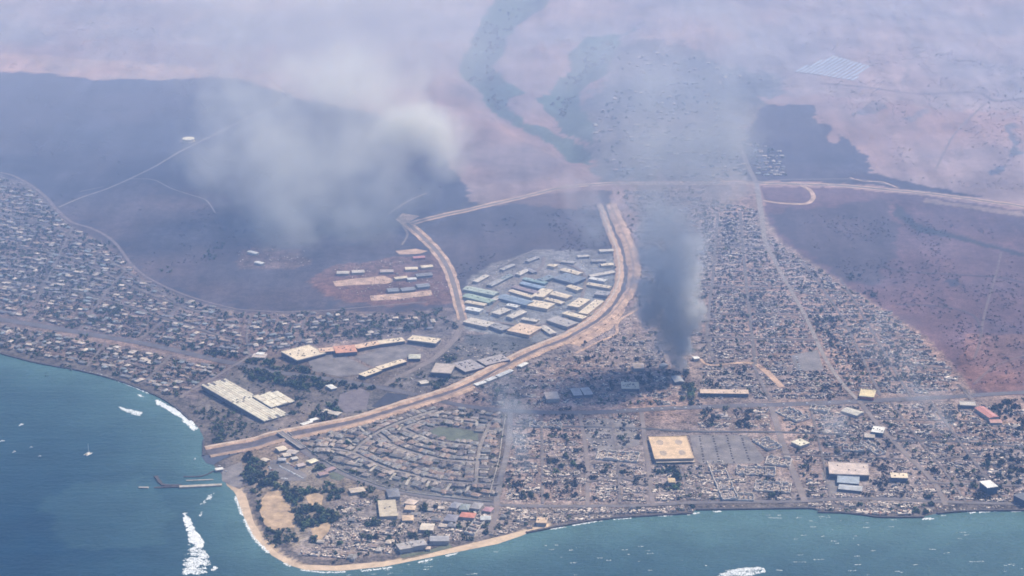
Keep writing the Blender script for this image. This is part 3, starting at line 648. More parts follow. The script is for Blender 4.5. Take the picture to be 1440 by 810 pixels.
# shopping centre, curved row
SH = 'curved shopping centre'
building('shop_building', (407,502),(446,490), 40, 8, 'flat', CREAM, DARK, 'big square cream roofed store at the west end of the curved shops', 'building', SH, units=12, parapet=PALE)
building('shop_building', (449,493),(470,490.5), 14, 7, 'flat', (0.72,0.48,0.31), DARK, 'narrow cream roofed shop row beside terracotta roof', 'building', SH, units=5)
building('shop_building', (471,492),(500,489.5), 26, 8, 'flat', (0.62,0.30,0.18), DARK, 'terracotta roofed store in the curved shops', 'building', SH, units=6)
building('shop_building', (500,488),(532,481.5), 14, 7, 'flat', (0.74,0.50,0.32), DARK, 'long cream roofed shop row right of terracotta roof', 'building', SH, units=8)
building('shop_building', (533,481.5),(567,477), 14, 7, 'flat', CREAM, DARK, 'cream roofed shop row continuing the curve uphill', 'building', SH, units=8)
building('shop_building', (577,474.5),(616,480), 19, 8, 'flat', CREAM, DARK, 'cream roofed store at the east end by the bend', 'building', SH, units=8, parapet=PALE)
building('shop_building', (509,528),(532,519), 12, 7, 'flat', CREAM, DARK, 'lower cream shop row, end nearest the highway', 'building', SH, units=6)
building('shop_building', (532,518),(568,506.5), 11, 7, 'flat', CREAM, DARK, 'lower cream shop row along the estate road', 'building', SH, units=7)
building('shop_building', (575,501),(591,501), 16, 6, 'hip', (0.55,0.52,0.40), DARK, 'small pale hip roofed cafe in the shopping centre parking lot', 'building')
building('office_building', (610,517),(637,519), 34, 8, 'flat', (0.50,0.41,0.34), DARK, 'square beige flat roofed block near the estate road', 'building', parapet=(0.4,0.35,0.3))
building('house', (590,538),(601,536), 10, 5, 'gable', PALE, WALL, 'lone pale roofed house below the beige block', 'house')
building('ruined_building', (648,508),(668,520), 30, 5, 'flat', (0.38,0.33,0.31), DARK, 'burnt out flat roofed block with pitted roof by the channel', 'ruin', units=14)
building('ruined_building', (677,510),(711,502), 22, 5, 'flat', (0.40,0.34,0.31), DARK, 'long burnt flat roofed block beside the channel bank', 'ruin', units=14)
for a, b in (((668,541),(682,536)),((684,535),(696,530)),((699,529),(719,520)),((730,515),(740,510))):
    building('row_building', a, b, 7, 5, 'gable', WHITE, WALL, 'thin white roofed building in the row under the channel bank', 'building', 'white row under the channel bank')

# cannery: saw-tooth halls, each bay a part
def cannery(origin, uend, vend, bays, label, h=5.5, lowc=(0.80,0.71,0.53)):
    O, U, V = PP([origin, uend, vend])
    u = np.array(U)-np.array(O); v = np.array(V)-np.array(O); Lu = np.hypot(*u); Lv = np.hypot(*v)
    rz = math.atan2(u[1], u[0]); c = np.array(O)+u/2+v/2
    v2 = np.array([-math.sin(rz), math.cos(rz)]); s = 1 if np.dot(v2, v) > 0 else -1
    z = g1(*c); o = empty('factory_mall', (c[0], c[1], z), rz); tag(o, label, 'building')
    Wd = abs(np.dot(v2, v))
    m = MB(); m.box(0, 0, -2, Lu, Wd, h+2); link('wall', m.mesh('wall', M['obj']), o, (0.16,0.15,0.15))
    bw = Wd/bays
    for i in range(bays):
        y = -Wd/2+bw*(i+.5); k = [0, .06, -.04, .08, 0, -.06][i % 6]
        for seg, (x0, x1) in enumerate(((-.5+max(0, k), -.02+k*.5), (.0+k*.5, .5+min(0, k)))):
            mm = MB(); l = (x1-x0)*Lu/2; xc = (x0+x1)/2*Lu; w = bw/2-1.0
            mm.add([(xc-l,y-w,h),(xc+l,y-w,h),(xc+l,y+w,h),(xc-l,y+w,h),(xc-l,y-w,h+1.0),(xc+l,y-w,h+1.0),(xc+l,y+w,h+1.9),(xc-l,y+w,h+1.9)],
                   [(4,5,6,7),(0,1,5,4),(1,2,6,5),(2,3,7,6),(3,0,4,7)])
            link('roof_bay', mm.mesh('roof_bay', M['metal_roof']), o, lowc if (i+seg) % 4 else (0.70,0.60,0.44))
    for t in np.linspace(-.45, .45, 12):
        for q in np.linspace(-.4, .4, 5): occ.append((c[0]+u[0]*t+v2[0]*Wd*q, c[1]+u[1]*t+v2[1]*Wd*q, Wd/9))
cannery((284,549),(372,596),(317,537), 9, 'huge cream roofed old cannery mall with rows of stepped roof bays')
cannery((356,563),(382,578),(388,551), 4, 'square cream roofed annex behind the big cannery mall', 5)
building('shed', (356,500),(374,500), 14, 5, 'flat', (0.55,0.45,0.38), WALL, 'pale low building by the highway near the green belt', 'shed')
building('shed', (361,497),(371,497), 8, 6, 'flat', WHITE, WALL, 'small white block behind the pale low building', 'shed')
building('house', (456,577),(478,582), 10, 4, 'gable', PALE, WALL, 'long pale roofed shed above the channel among trees', 'house')
building('storage_row', (424,597),(438,592), 6, 4, 'gable', WHITE, WALL, 'white storage shed, lower of two by the channel', 'shed')
building('storage_row', (436,591),(446,588), 6, 4, 'gable', WHITE, WALL, 'white storage shed, upper of two by the channel', 'shed')
building('house', (462,541),(470,546), 8, 5, 'hip', WHITE, WALL, 'white roofed house beyond the green belt', 'house')
# downtown
TAN = (0.68,0.48,0.29)
def tan_roof():
    o = building('flat_roof_store', (917,630),(970,629), 66, 7, 'flat', TAN, (0.3,0.22,0.16), 'huge tan flat roof with four grey round patches', 'building', parapet=(0.6,0.44,0.28))
    rf = next(c for c in o.children if c.name.startswith('roof'))
    for a in (-1, 1):
        for b in (-1, 1):
            m = MB(); n = 16; r = 7.5
            v = [(a*19+r*math.cos(2*math.pi*i/n)*rnd.uniform(.85,1.1), b*27+1.7*r*math.sin(2*math.pi*i/n)*rnd.uniform(.85,1.1), 7.66) for i in range(n)]
            w = [(p[0], p[1], p[2]+0.12) for p in v]
            m.add(v+w, [tuple(range(n, 2*n))]+[(i, (i+1) % n, n+(i+1) % n, n+i) for i in range(n)])
            link('roof_patch', m.mesh('roof_patch', M['obj']), rf, (0.42,0.33,0.25))
    m = MB(); m.box(2, -60, 2.5, 78, 5, 0.5); link('awning', m.mesh('awning', M['obj']), o, (0.6,0.48,0.36))
tan_roof()
building('store', (1166,658),(1221,660), 34, 9, 'flat', (0.58,0.46,0.38), DARK, 'wide pale pink flat roofed market', 'building', parapet=(0.5,0.4,0.34), units=4)
building('store', (1178,672),(1208,674), 24, 6, 'gable', (0.34,0.38,0.42), DARK, 'pale blue grey roofed wing in front of the pink market', 'building')
building('store', (1180,684),(1212,687), 13, 5, 'gable', (0.42,0.42,0.42), DARK, 'grey low shed wing lowest on the market', 'building')
building('office_building', (1253,668),(1276,669), 13, 9, 'flat', CREAM, (0.1,0.11,0.14), 'small cream roofed block with front darkened for shade standing alone', 'building', units=3)  # near black wall colour holds the shade of the front
building('office_building', (1385,676),(1396,685), 13, 14, 'flat', WHITE, (0.06,0.09,0.12), 'tall narrow white roofed block with front darkened for shade', 'building')  # shade of the front is put into the blue black wall colour
building('office_building', (1432,694),(1447,702), 14, 12, 'flat', (0.12,0.12,0.14), (0.06,0.07,0.1), 'dark roofed tall block near the sea front', 'building')
building('hall', (1377,572),(1398,587), 13, 7, 'gable', (0.50,0.21,0.17), WALL, 'long red roofed hall near the highway', 'building')
building('hall', (1392,592),(1408,592), 10, 5, 'gable', (0.52,0.26,0.2), WALL, 'short red roofed wing below the long hall', 'building')
building('shop_building', (1350,567),(1371,568), 13, 6, 'flat', (0.5,0.44,0.38), DARK, 'pale roofed shop beside the long red hall', 'building', parapet=(0.55,0.48,0.4))
building('shop_building', (1210,552),(1230,554), 24, 7, 'flat', (0.72,0.56,0.30), (0.42,0.12,0.10), 'yellow cream roofed shop with red front at the crossroads', 'building', parapet=(0.7,0.6,0.4))
building('shop_building', (1188,575),(1210,582), 15, 5, 'gable', (0.55,0.5,0.4), WALL, 'pale cream roofed shop below the crossroads', 'building')
building('shop_building', (1227,603),(1243,605), 18, 8, 'flat', WHITE, (0.1,0.11,0.14), 'cream roofed block with dark roof units by the diagonal street', 'building', units=5)
building('shop_building', (1216,612),(1230,613), 12, 4, 'flat', (0.5,0.42,0.34), DARK, 'low beige block left of the cream block', 'building')
building('shop_building', (1119,619),(1132,625), 15, 6, 'flat', (0.74,0.66,0.48), WALL, 'small cream roof alone in a dark lot downtown', 'building', units=3)
building('shop_building', (985,550),(1052,551), 13, 7, 'flat', (0.66,0.48,0.34), DARK, 'long tan roofed shop row on the inland side of the highway', 'building', units=6)
building('shop_building', (874,542),(898,542), 22, 6, 'flat', (0.55,0.46,0.34), DARK, 'scorched cream store ruin with broken roof', 'ruin', units=14)
building('house', (891,514),(905,514), 18, 7, 'hip', (0.58,0.44,0.34), WALL, 'big square beige hip roofed house near the burning lot', 'house')
building('house', (930,512),(937,514), 10, 6, 'gable', (0.36,0.36,0.37), WALL, 'grey gabled house beside the burning lot', 'house')
building('store', (950,529),(956,537), 12, 6, 'gable', (0.3,0.3,0.31), DARK, 'grey gabled store just below the burning lot', 'building')
building('shop_building', (774,551),(778,561), 16, 8, 'flat', (0.52,0.41,0.33), WALL, 'two step beige block behind the highway', 'building')
building('house', (940,675),(949,675), 12, 6, 'gable', (0.62,0.46,0.26), WALL, 'small tan roofed house beside a huge dark tree', 'house')
building('shed', (975,503),(982,502), 8, 6, 'gable', WHITE, WALL, 'small white roof at the edge of the smoke column', 'shed')
for i, (a, b) in enumerate((((808,546),(813,556)),((822,545),(828,555)))):
    building('ruined_building', a, b, 11, 6, 'flat', (0.36,0.33,0.33), DARK, ['narrow grey roofed block left of its twin behind the highway','narrow grey roofed block right of its twin behind the highway'][i], 'ruin')
# sea front houses
sf = [((533,715),(557,714),42,6,'flat',(0.52,0.43,0.30),'large tan flat roof on the sea front side street'),
 ((545,693),(561,692),22,6,'hip',(0.2,0.19,0.2),'dark grey hip roof above the large tan roof'),
 ((572,704),(585,707),12,5,'hip',(0.62,0.48,0.38),'pale pink roofed house, top of its column by the side street'),
 ((570,713),(584,714),11,5,'hip',(0.62,0.45,0.3),'tan roofed house, middle of its column by the side street'),
 ((566,728),(581,728),13,5,'hip',(0.62,0.44,0.28),'orange tan roofed house, lowest of its column by the side street'),
 ((592,740),(610,741),16,6,'gable',(0.66,0.56,0.44),'cream roofed house with a bright front terrace'),
 ((648,723),(668,725),12,6,'hip',(0.56,0.21,0.13),'vivid orange red roofed house on the coast street'),
 ((635,709),(646,711),15,5,'hip',(0.26,0.25,0.27),'grey hip roofed house on the coast street'),
 ((647,712),(660,713),15,5,'hip',(0.25,0.27,0.26),'grey green hip roofed house beside the orange red roof'),
 ((664,710),(677,712),15,5,'hip',(0.32,0.29,0.28),'brown grey hip roofed house near the street corner'),
 ((681,715),(692,717),10,5,'hip',(0.42,0.22,0.24),'dusty red roofed house at the street corner'),
 ((627,727),(643,729),16,5,'hip',(0.24,0.22,0.25),'dark mauve hip roofed house on the sea side'),
 ((560,769),(578,766),14,8,'flat',(0.42,0.37,0.33),'grey condo block at the west end of the beach lawn'),
 ((578,765),(598,762),13,9,'flat',(0.40,0.36,0.33),'grey stepped condo block in the middle of the beach lawn'),
 ((605,757),(631,757),12,8,'gable',(0.36,0.34,0.34),'long grey roofed condo at the east end of the beach lawn'),
 ((599,770),(605,770),6,4,'hip',(0.6,0.46,0.36),'tiny pale pavilion on the beach lawn'),
 ((755,731),(769,732),13,6,'flat',(0.62,0.44,0.28),'tan roofed seaside house among ruins'),
 ((492,690),(512,687),12,5,'hip',(0.56,0.45,0.34),'pale beige roof at the point under the coast street'),
 ((676,728),(690,728),10,5,'gable',(0.5,0.5,0.47),'pale grey gabled house by the short beach street')]
for a, b, w, h, k, c, lab in sf:
    building('house' if w < 30 else 'flat_roof_store', a, b, w, h, k, c, WALL, lab, 'house' if w < 30 else 'building', units=(2 if k == 'flat' else 0))
# huts behind the boat ramp
for i, (a, b, w, c, lab) in enumerate([((390,632),(401,629),12,(0.72,0.6,0.44),'bright cream roofed store beside the bridge'),((398,640),(408,638),9,(0.6,0.5,0.4),'pale roofed store second from the bridge'),
   ((405,634),(418,636),10,(0.5,0.42,0.36),'beige roofed store behind the pale ones'),((434,650),(444,646),9,(0.74,0.66,0.46),'steep cream roofed hut by the round tree'),((392,646),(402,645),7,(0.45,0.42,0.42),'low grey shed at the parking lot edge'),
   ((369,645),(377,647),7,(0.6,0.5,0.38),'tan roofed hut near the channel mouth'),((448,667),(460,664),8,(0.36,0.23,0.2),'brown red roofed long shed by the round lawn'),((458,662),(470,657),7,(0.34,0.22,0.2),'second brown red roofed shed by the round lawn'),
   ((303,660),(313,658),6,(0.7,0.66,0.6),'white ramp hut at the water edge'),((418,655),(428,652),7,(0.46,0.36,0.32),'brownish roofed shed beside the parking lot'),((410,645),(418,643),6,(0.66,0.6,0.52),'small pale shed above the white cars')]):
    building('hut', a, b, w, 4.5, 'gable', c, WALL, lab, 'hut')

# round tank on the burnt slope
def tank():
    x, y = P1(265,198); z = g1(x, y); o = empty('water_tank', (x, y, z)); tag(o, 'round cream roofed water tank alone on the burnt slope', 'tank')
    n = 40; r = 18.5
    ring = lambda rr, zz: [(rr*math.cos(2*math.pi*i/n), rr*math.sin(2*math.pi*i/n), zz) for i in range(n)]
    side = [(i, (i+1) % n, n+(i+1) % n, n+i) for i in range(n)]
    m = MB(); m.add(ring(r, -3)+ring(r, 8), side); link('wall', m.mesh('wall', M['obj']), o, (0.62,0.52,0.38))
    m = MB(); m.add(ring(r+.4, 7.9)+ring(r*.5, 9.6)+[(0, 0, 10.4)], side+[(n+i, n+(i+1) % n, 2*n) for i in range(n)]); link('roof', m.mesh('roof', M['obj']), o, (0.85,0.76,0.55))
    m = MB(); m.add(ring(r, 0.3)+ring(r+7, 0.1), [(b, a, d, c) for a, b, c, d in side]); link('apron', m.mesh('apron', M['obj']), o, (0.3,0.24,0.19))
tank()

# solar farm: each row of panels a part
def solar():
    cor = PP([(1112,101),(1172,79),(1223,93),(1200,114)])
    c = np.mean(cor, axis=0); o = empty('solar_farm', (c[0], c[1], g1(*c))); tag(o, 'field of pale slanted solar panel rows on the dry upper slope', 'solar farm')
    A, B, C, D = [np.array(p) for p in cor]
    a, b = PP([(1150,112),(1200,82)]); rz = math.atan2(b[1]-a[1], b[0]-a[0]); u = np.array([math.cos(rz), math.sin(rz)]); v = np.array([-u[1], u[0]])
    pts = [A-c, B-c, C-c, D-c]; vs_ = [p@v for p in pts]
    step = 15.0
    for q in np.arange(min(vs_)+6, max(vs_)-4, step):
        hits = []
        for i in range(4):
            p, r = pts[i], pts[(i+1) % 4]; d0, d1 = p@v-q, r@v-q
            if d0*d1 < 0: hits.append((p+(r-p)*d0/(d0-d1))@u)
        if len(hits) < 2 or max(hits)-min(hits) < 12: continue
        h0, h1 = min(hits), max(hits); m = MB(); n = max(1, int((h1-h0)/25))
        for k in range(n):
            x0 = h0+(h1-h0)*k/n+0.5; x1 = h0+(h1-h0)*(k+1)/n-0.5
            p0 = u*x0+v*q; p1 = u*x1+v*q; z0 = g1(*(p0+c))-o.location.z; z1 = g1(*(p1+c))-o.location.z
            w = v*3.6
            V = [(*(p0-w), z0+1.2), (*(p1-w), z1+1.2), (*(p1+w), z1+3.2), (*(p0+w), z0+3.2)]
            V += [(x_, y_, z_-0.25) for x_, y_, z_ in V]
            m.add(V, [(0,1,2,3),(7,6,5,4),(0,4,5,1),(1,5,6,2),(2,6,7,3),(3,7,4,0)])
        link('panel_row', m.mesh('panel_row', M['metal_roof']), o, (0.36,0.42,0.50))
solar()

# ------------------------------------------------------------------ houses, ruins, trees and cars: one of each kind, then copies
def shared_house(L, W, h, rise, kind, ell=False):
    m = MB(); m.box(0, 0, -2, L, W, h+2)
    if ell: m.box(L*0.22, -W*0.62, -2, L*0.42, W*0.55, h+2)
    wall = m.mesh('wall', M['obj'])
    r = roof_mesh(kind, L, W, h, rise, 0.7, 'roof', M['roof'])
    if ell:
        bm = bmesh.new(); bm.from_mesh(r)
        w = L*0.42/2+.6; y0, y1 = -W*0.92-.6, 0
        vv = [bm.verts.new(p) for p in ((L*.22-w,y0,h-.05),(L*.22+w,y0,h-.05),(L*.22+w,y1,h-.05),(L*.22-w,y1,h-.05),(L*.22,y0+w*.8,h+rise*.9),(L*.22,y1,h+rise*.9))]
        for f in ((0,1,4),(1,2,5,4),(3,0,4,5)): bm.faces.new([vv[i] for i in f])
        bm.to_mesh(r); bm.free()
    return wall, r
HT = [shared_house(13, 9.5, 3.2, 2.2, 'hip'), shared_house(14, 9, 3.2, 2.4, 'gable'), shared_house(12, 10, 4.4, 2.2, 'hip', True), shared_house(14.5, 9.5, 3.0, 2.0, 'hip', True), shared_house(11, 8.5, 3.0, 1.6, 'gable')]

HLOOK = ['hipped', 'gabled', 'tall L shaped', 'low L shaped', 'small gabled']
def ring_wall(m, L, W, hs, th=0.5):
    """one continuous low wall round a rectangle, its top broken to uneven heights"""
    n = len(hs)//4; pts = []
    for k, (a, b) in enumerate((((-L/2,-W/2),(L/2,-W/2)),((L/2,-W/2),(L/2,W/2)),((L/2,W/2),(-L/2,W/2)),((-L/2,W/2),(-L/2,-W/2)))):
        for i in range(n): pts.append((a[0]+(b[0]-a[0])*i/n, a[1]+(b[1]-a[1])*i/n))
    N_ = len(pts); V = []; F = []; q = 1-2*th/min(L, W)
    for (x, y), h in zip(pts, hs): V += [(x, y, .2), (x, y, .3+h), (x*q, y*q, .3+h), (x*q, y*q, .2)]
    for i in range(N_):
        a, b = 4*i, 4*((i+1) % N_)
        for k in range(3): F.append((a+k, b+k, b+k+1, a+k+1))
    m.add(V, F)
RLOOK = ['pale ash and tile rubble', 'charred black timber rubble', 'rust brown sheet metal debris', 'one tall wall left standing', 'a long narrow foundation', 'a small square foundation', 'a large foundation full of wall stubs']
def ruin_template(s):
    r = random.Random(100+s); L, W = [(15,12),(14,12),(15,12),(14,11),(20,9),(10.5,10),(22,15)][s]; wall = MB(); deb = MB(); slab = MB()
    slab.box(0, 0, -1.2, L, W, 1.5)
    hs = [max(.1, r.uniform(-.6, 2.4)) for _ in range(20)]
    if s == 3: hs[5:11] = [4.2, 4.6, 4.4, 4.5, 3.8, 3.0]
    ring_wall(wall, L*.94, W*.94, hs)
    wt = [(.62,.14,.16,.08),(.16,.18,.58,.08),(.2,.15,.3,.35),(.42,.2,.3,.08),(.45,.2,.27,.08),(.42,.2,.3,.08),(.5,.2,.22,.08)][s]
    for k in range(34):
        c = r.choices(((0.66, 0.55, 0.45), (0.36, 0.29, 0.25), (0.055, 0.05, 0.055), (0.34, 0.20, 0.14)), wt)[0]
        j = r.uniform(.8, 1.2); c = tuple(x*j for x in c)
        deb.box(r.uniform(-.45, .45)*L, r.uniform(-.45, .45)*W, 0.2, r.uniform(1, 5), r.uniform(.8, 3.4), r.uniform(.2, 1.7), r.uniform(0, 3.14) if r.random() < .3 else r.choice((0, 1.57)), c, r.uniform(-.12, .12))
    return slab.mesh('foundation', M['obj']), wall.mesh('broken_wall', M['obj']), deb
RT = []
for s in range(7):
    sl, wa_, db = ruin_template(s); RT.append((sl, wa_, db, db.mesh('rubble', M['attr'])))

def crown_data(seed, n=70, R=1.0, H=1.0):
    r = np.random.default_rng(seed); nb = 6
    bc = r.normal(size=(nb, 3))*np.array([.42, .42, .26])*1.0; br = r.uniform(.36, .6, nb)
    k = r.integers(0, nb, n); d = r.normal(size=(n, 3)); d /= np.linalg.norm(d, axis=1)[:, None]
    c = bc[k]+d*(br[k]*r.uniform(.55, 1.05, n))[:, None]; c[:, 2] = c[:, 2]*.8+.55
    nrm = d+r.normal(size=(n, 3))*.45; nrm[:, 2] += .25; nrm /= np.linalg.norm(nrm, axis=1)[:, None]
    a = np.cross(nrm, r.normal(size=(n, 3))); a /= np.linalg.norm(a, axis=1)[:, None]; b = np.cross(nrm, a)
    s = r.uniform(.14, .30, n)[:, None]
    V = np.stack([c-a*s-b*s*.7, c+a*s-b*s*.8, c+a*s*.8+b*s, c-a*s*.9+b*s*.8], 1).reshape(-1, 3)
    F = np.arange(n*4).reshape(n, 4)
    return V, F
CT = []
for s in range(6):
    V, F = crown_data(200+s, 130); CT.append((V, F, mesh_np('crown', V, F, M['leaf'])))
CL = [crown_data(300+s, 34) for s in range(4)]
def trunk_mesh():
    m = MB()
    def limb(p, q, r0, r1, n=6):
        d = (Vector(q)-Vector(p)); a = d.orthogonal().normalized(); b = d.normalized().cross(a); V = []
        for c, r in ((p, r0), (q, r1)):
            V += [tuple(Vector(c)+a*r*math.cos(6.283*i/n)+b*r*math.sin(6.283*i/n)) for i in range(n)]
        m.add(V, [(i, (i+1) % n, n+(i+1) % n, n+i) for i in range(n)])
    limb((0,0,-.15),(0.03,0,.35),.085,.06); limb((.03,0,.33),(.3,.1,.75),.045,.02); limb((.03,0,.33),(-.25,.15,.8),.045,.02); limb((.03,0,.33),(0,-.25,.85),.04,.02)
    return m.mesh('trunk', M['bark'])
TRUNK = trunk_mesh()

def car_mesh():
    m = MB()
    m.add([(-2.2,-.9,.25),(2.2,-.9,.25),(2.2,.9,.25),(-2.2,.9,.25),(-2.2,-.9,.85),(2.25,-.85,.75),(2.25,.85,.75),(-2.2,.9,.85)], [(3,2,1,0),(4,5,6,7),(0,1,5,4),(1,2,6,5),(2,3,7,6),(3,0,4,7)])
    m.add([(-1.7,-.85,.84),(1.0,-.85,.8),(1.0,.85,.8),(-1.7,.85,.84),(-1.2,-.7,1.45),(.3,-.7,1.45),(.3,.7,1.45),(-1.2,.7,1.45)], [(4,5,6,7),(0,1,5,4),(1,2,6,5),(2,3,7,6),(3,0,4,7)])
    for x in (-1.35, 1.35):
        for y in (-.85, .85): m.box(x, y, 0, .65, .22, .65)
    return m.mesh('parked_car', M['obj'])
CAR = car_mesh()

# big burnt blocks, surveyed here so that the lots leave them room
SHELLS = [((1005,650),(1027,704),22,'long burnt block with high side wall running to the waterfront'),((1036,662),(1090,665),26,'burnt block round a big tree behind the waterfront'),
  ((1068,618),(1090,632),24,'roofless pale block right of the parking lot'),((1078,648),(1112,652),26,'roofless row beside the downtown street'),((1062,684),(1112,688),30,'roofless divided block at the waterfront'),
  ((1034,700),(1060,701),18,'white walled shell on the waterfront street'),((1100,577),(1130,592),26,'burnt yard shell below the highway'),((1140,574),(1166,578),14,'pale burnt shop shell on the highway'),
  ((840,640),(898,645),30,'rubble block left of the downtown street'),((745,598),(790,600),14,'burnt row behind the smoking street'),((1215,623),(1240,640),14,'narrow burnt shell by the diagonal street'),((1186,631),(1215,633),18,'burnt shell behind the pink roofed market'),
  ((660,752),(676,732),14,'burnt sea front block east of the condos')]
for a, b, w, lab in SHELLS:
    A_, B_ = PP([a, b]); n_ = max(2, int(math.hypot(B_[0]-A_[0], B_[1]-A_[1])/8))
    for i_ in range(n_+1): occ.append((A_[0]+(B_[0]-A_[0])*i_/n_, A_[1]+(B_[1]-A_[1])*i_/n_, w*.7))
# --- where they stand
cands = {'house': [], 'ruin': [], 'tree': []}
occA = [None]
def rebuild_occ(): occA[0] = np.array(occ)
rebuild_occ()
cell = {}
def free(x, y, r, roads=True):
    if roads:
        o = occA[0]; k = (np.abs(o[:, 0]-x) < 60) & (np.abs(o[:, 1]-y) < 60)
        if np.any(np.hypot(o[k, 0]-x, o[k, 1]-y) < o[k, 2]+r*0.8): return False
    ix, iy = int(x//20), int(y//20)
    for i in (-1, 0, 1):
        for j in (-1, 0, 1):
            for (a, b, c) in cell.get((ix+i, iy+j), ()):
                if (a-x)**2+(b-y)**2 < (c+r)**2*0.72: return False
    return True
def take(x, y, r): cell.setdefault((int(x//20), int(y//20)), []).append((x, y, r))
def add(kind, x, y, rz, **k):
    cands[kind].append(dict(x=x, y=y, rz=rz, **k))
def pick(w):
    t = rnd.random()*sum(w.values())
    for k, v in w.items():
        t -= v
        if t <= 0: return k
    return k
def fill(poly, d0, d1, du, dv, mix, area, jit=0.25, tone=None, tree_r=(3.2, 5.5)):
    """building lots in rows parallel to the direction d0-d1"""
    w = PP(poly); a, b = PP([d0, d1]); rz = math.atan2(b[1]-a[1], b[0]-a[0])
    u = np.array([math.cos(rz), math.sin(rz)]); v = np.array([-u[1], u[0]]); W = np.array(w); c = W.mean(0)
    pu = (W-c)@u; pv = (W-c)@v
    for j, q in enumerate(np.arange(pv.min(), pv.max(), dv)):
        q = q+(dv*.16 if j % 2 else -dv*.16)          # rows pair up back to back with a lane between
        for p in np.arange(pu.min()+rnd.uniform(0, du), pu.max(), du):
            pt = c+u*(p+rnd.uniform(-jit, jit)*du)+v*(q+rnd.uniform(-jit, jit)*dv*.5)
            if not in_poly(np.array([pt[0]]), np.array([pt[1]]), w)[0]: continue
            k = pick(mix)
            if k == 'none': continue
            big_ = k == 'ruin' and rnd.random() < .10
            r = (10.5 if big_ else 5.2) if k != 'tree' else rnd.uniform(*tree_r)
            if not free(pt[0], pt[1], r): continue
            take(pt[0], pt[1], r)
            if k == 'tree': add('tree', pt[0], pt[1], 0, r=r*1.15, area=area)
            else: add(k, pt[0], pt[1], rz+rnd.choice((0, 0, math.pi/2, math.pi))+rnd.uniform(-.06, .06), area=area, tone=tone, s=rnd.uniform(1.7, 2.3) if big_ else rnd.uniform(.75, 1.2))
CSTR = ['on the lowest crescent street','on the second crescent street','on the channel side crescent street','on the straight crescent street','on the street below park lawn','on the street above park lawn','on the crescent link street']
def street_houses(pts, off, sp, area, tone=None, ruin=0.0, where=None):
    line = smooth_line(PP(pts), sp); t = np.gradient(line, axis=0); t /= np.linalg.norm(t, axis=1)[:, None]; n = np.c_[-t[:, 1], t[:, 0]]
    for s in (1, -1):
        for p, tt, q in zip(line, t, n):
            x, y = p+q*s*off+tt*rnd.uniform(-1, 1)
            if not free(x, y, 5.4): continue
            take(x, y, 5.4); rz = math.atan2(tt[1], tt[0])+rnd.choice((0, math.pi/2, -math.pi/2, math.pi/2))+rnd.uniform(-.05, .05)
            add('ruin' if rnd.random() < ruin else 'house', x, y, rz, area=area, tone=tone, where=where+(', uphill side' if q[1]*s > 0 else ', seaward side'))
            x, y = p+q*s*(off+7)+tt*rnd.uniform(4, 8)
            if rnd.random() < .35 and free(x, y, 2.2): take(x, y, 2.2); add('tree', x, y, 0, r=rnd.uniform(2, 3.2), area=area)
def grove(poly, n, r=(4, 7), area='trees', tone=None):
    w = PP(poly); xs = [p[0] for p in w]; ys = [p[1] for p in w]; k = 0
    for _ in range(n*6):
        x, y = rnd.uniform(min(xs), max(xs)), rnd.uniform(min(ys), max(ys))
        if not in_poly(np.array([x]), np.array([y]), w)[0]: continue
        rr = rnd.uniform(*r)
        if not free(x, y, rr*.55): continue
        take(x, y, rr*.55); add('tree', x, y, 0, r=rr, area=area, tone=tone); k += 1
        if k >= n: break

# groves first, then the crescent, then the lots
grove([(336,650),(352,640),(372,644),(384,662),(388,682),(360,686),(340,672)], 26, (6, 11), 'beside the boat ramp lot')
grove([(384,684),(410,682),(440,698),(452,716),(446,740),(424,746),(402,712)], 42, (5, 9), 'in the wooded belt on the point')
grove([(430,690),(470,678),(486,690),(470,706),(458,700),(436,694)], 18, (4, 7), 'around the small clearing')
grove([(356,690),(366,688),(370,712),(372,738),(362,730)], 12, (3.5, 6), 'behind the point beach')
grove([(370,744),(388,748),(410,735),(408,748),(392,770),(380,772)], 18, (4, 7), 'behind the point beach')
grove([(445,722),(468,716),(474,730),(456,740),(444,736)], 10, (5, 9), 'by the curved drive')
grove([(436,744),(444,742),(446,762),(436,764)], 4, (4, 6), 'by the curved drive')
grove([(400,752),(418,748),(422,760),(404,764)], 5, (4, 6), 'by the curved drive')
grove([(440,650),(452,646),(458,656),(446,662)], 4, (7, 9), 'beside the steep cream hut')
grove([(336,508),(400,506),(440,524),(476,534),(470,548),(430,548),(350,534)], 120, (4, 8), 'in the green belt below the shops')
grove([(208,478),(270,487),(332,500),(330,513),(262,500)], 36, (5, 8), 'along the highway verge')
grove([(120,440),(135,430),(175,432),(170,455),(140,465)], 16, (4, 7), 'along the highway verge')
grove([(430,575),(462,562),(490,570),(470,592),(440,594)], 14, (5, 8), 'above the flood channel')
grove([(408,562),(420,560),(424,580),(410,584)], 5, (5, 7), 'beside the cannery mall')
grove([(292,582),(330,574),(350,596),(332,622),(302,628),(292,604)], 60, (3.5, 6), 'beside the channel mouth')
grove([(268,572),(300,578),(300,590),(280,590)], 10, (4, 6), 'beside the channel mouth')
grove([(935,664),(952,652),(962,664),(960,690),(942,690)], 9, (6, 10), 'beside the small tan house')
grove([(916,656),(940,652),(936,666),(920,668)], 6, (4, 6), 'beside the small tan house')
grove([(953,540),(974,540),(978,566),(960,570)], 9, (6, 9), 'below the burning lot')
grove([(988,576),(1006,578),(1004,602),(990,600)], 10, (4, 7), 'below the highway', 'burnt')
grove([(1032,576),(1056,578),(1052,606),(1036,600)], 14, (4, 7), 'below the highway', 'burnt')
grove([(1142,448),(1176,446),(1176,486),(1148,482)], 22, (4, 7), 'in the burnt district', 'burnt')
grove([(1200,488),(1260,490),(1290,520),(1285,536),(1230,536),(1195,520)], 44, (4, 7), 'in the burnt district', 'burnt')
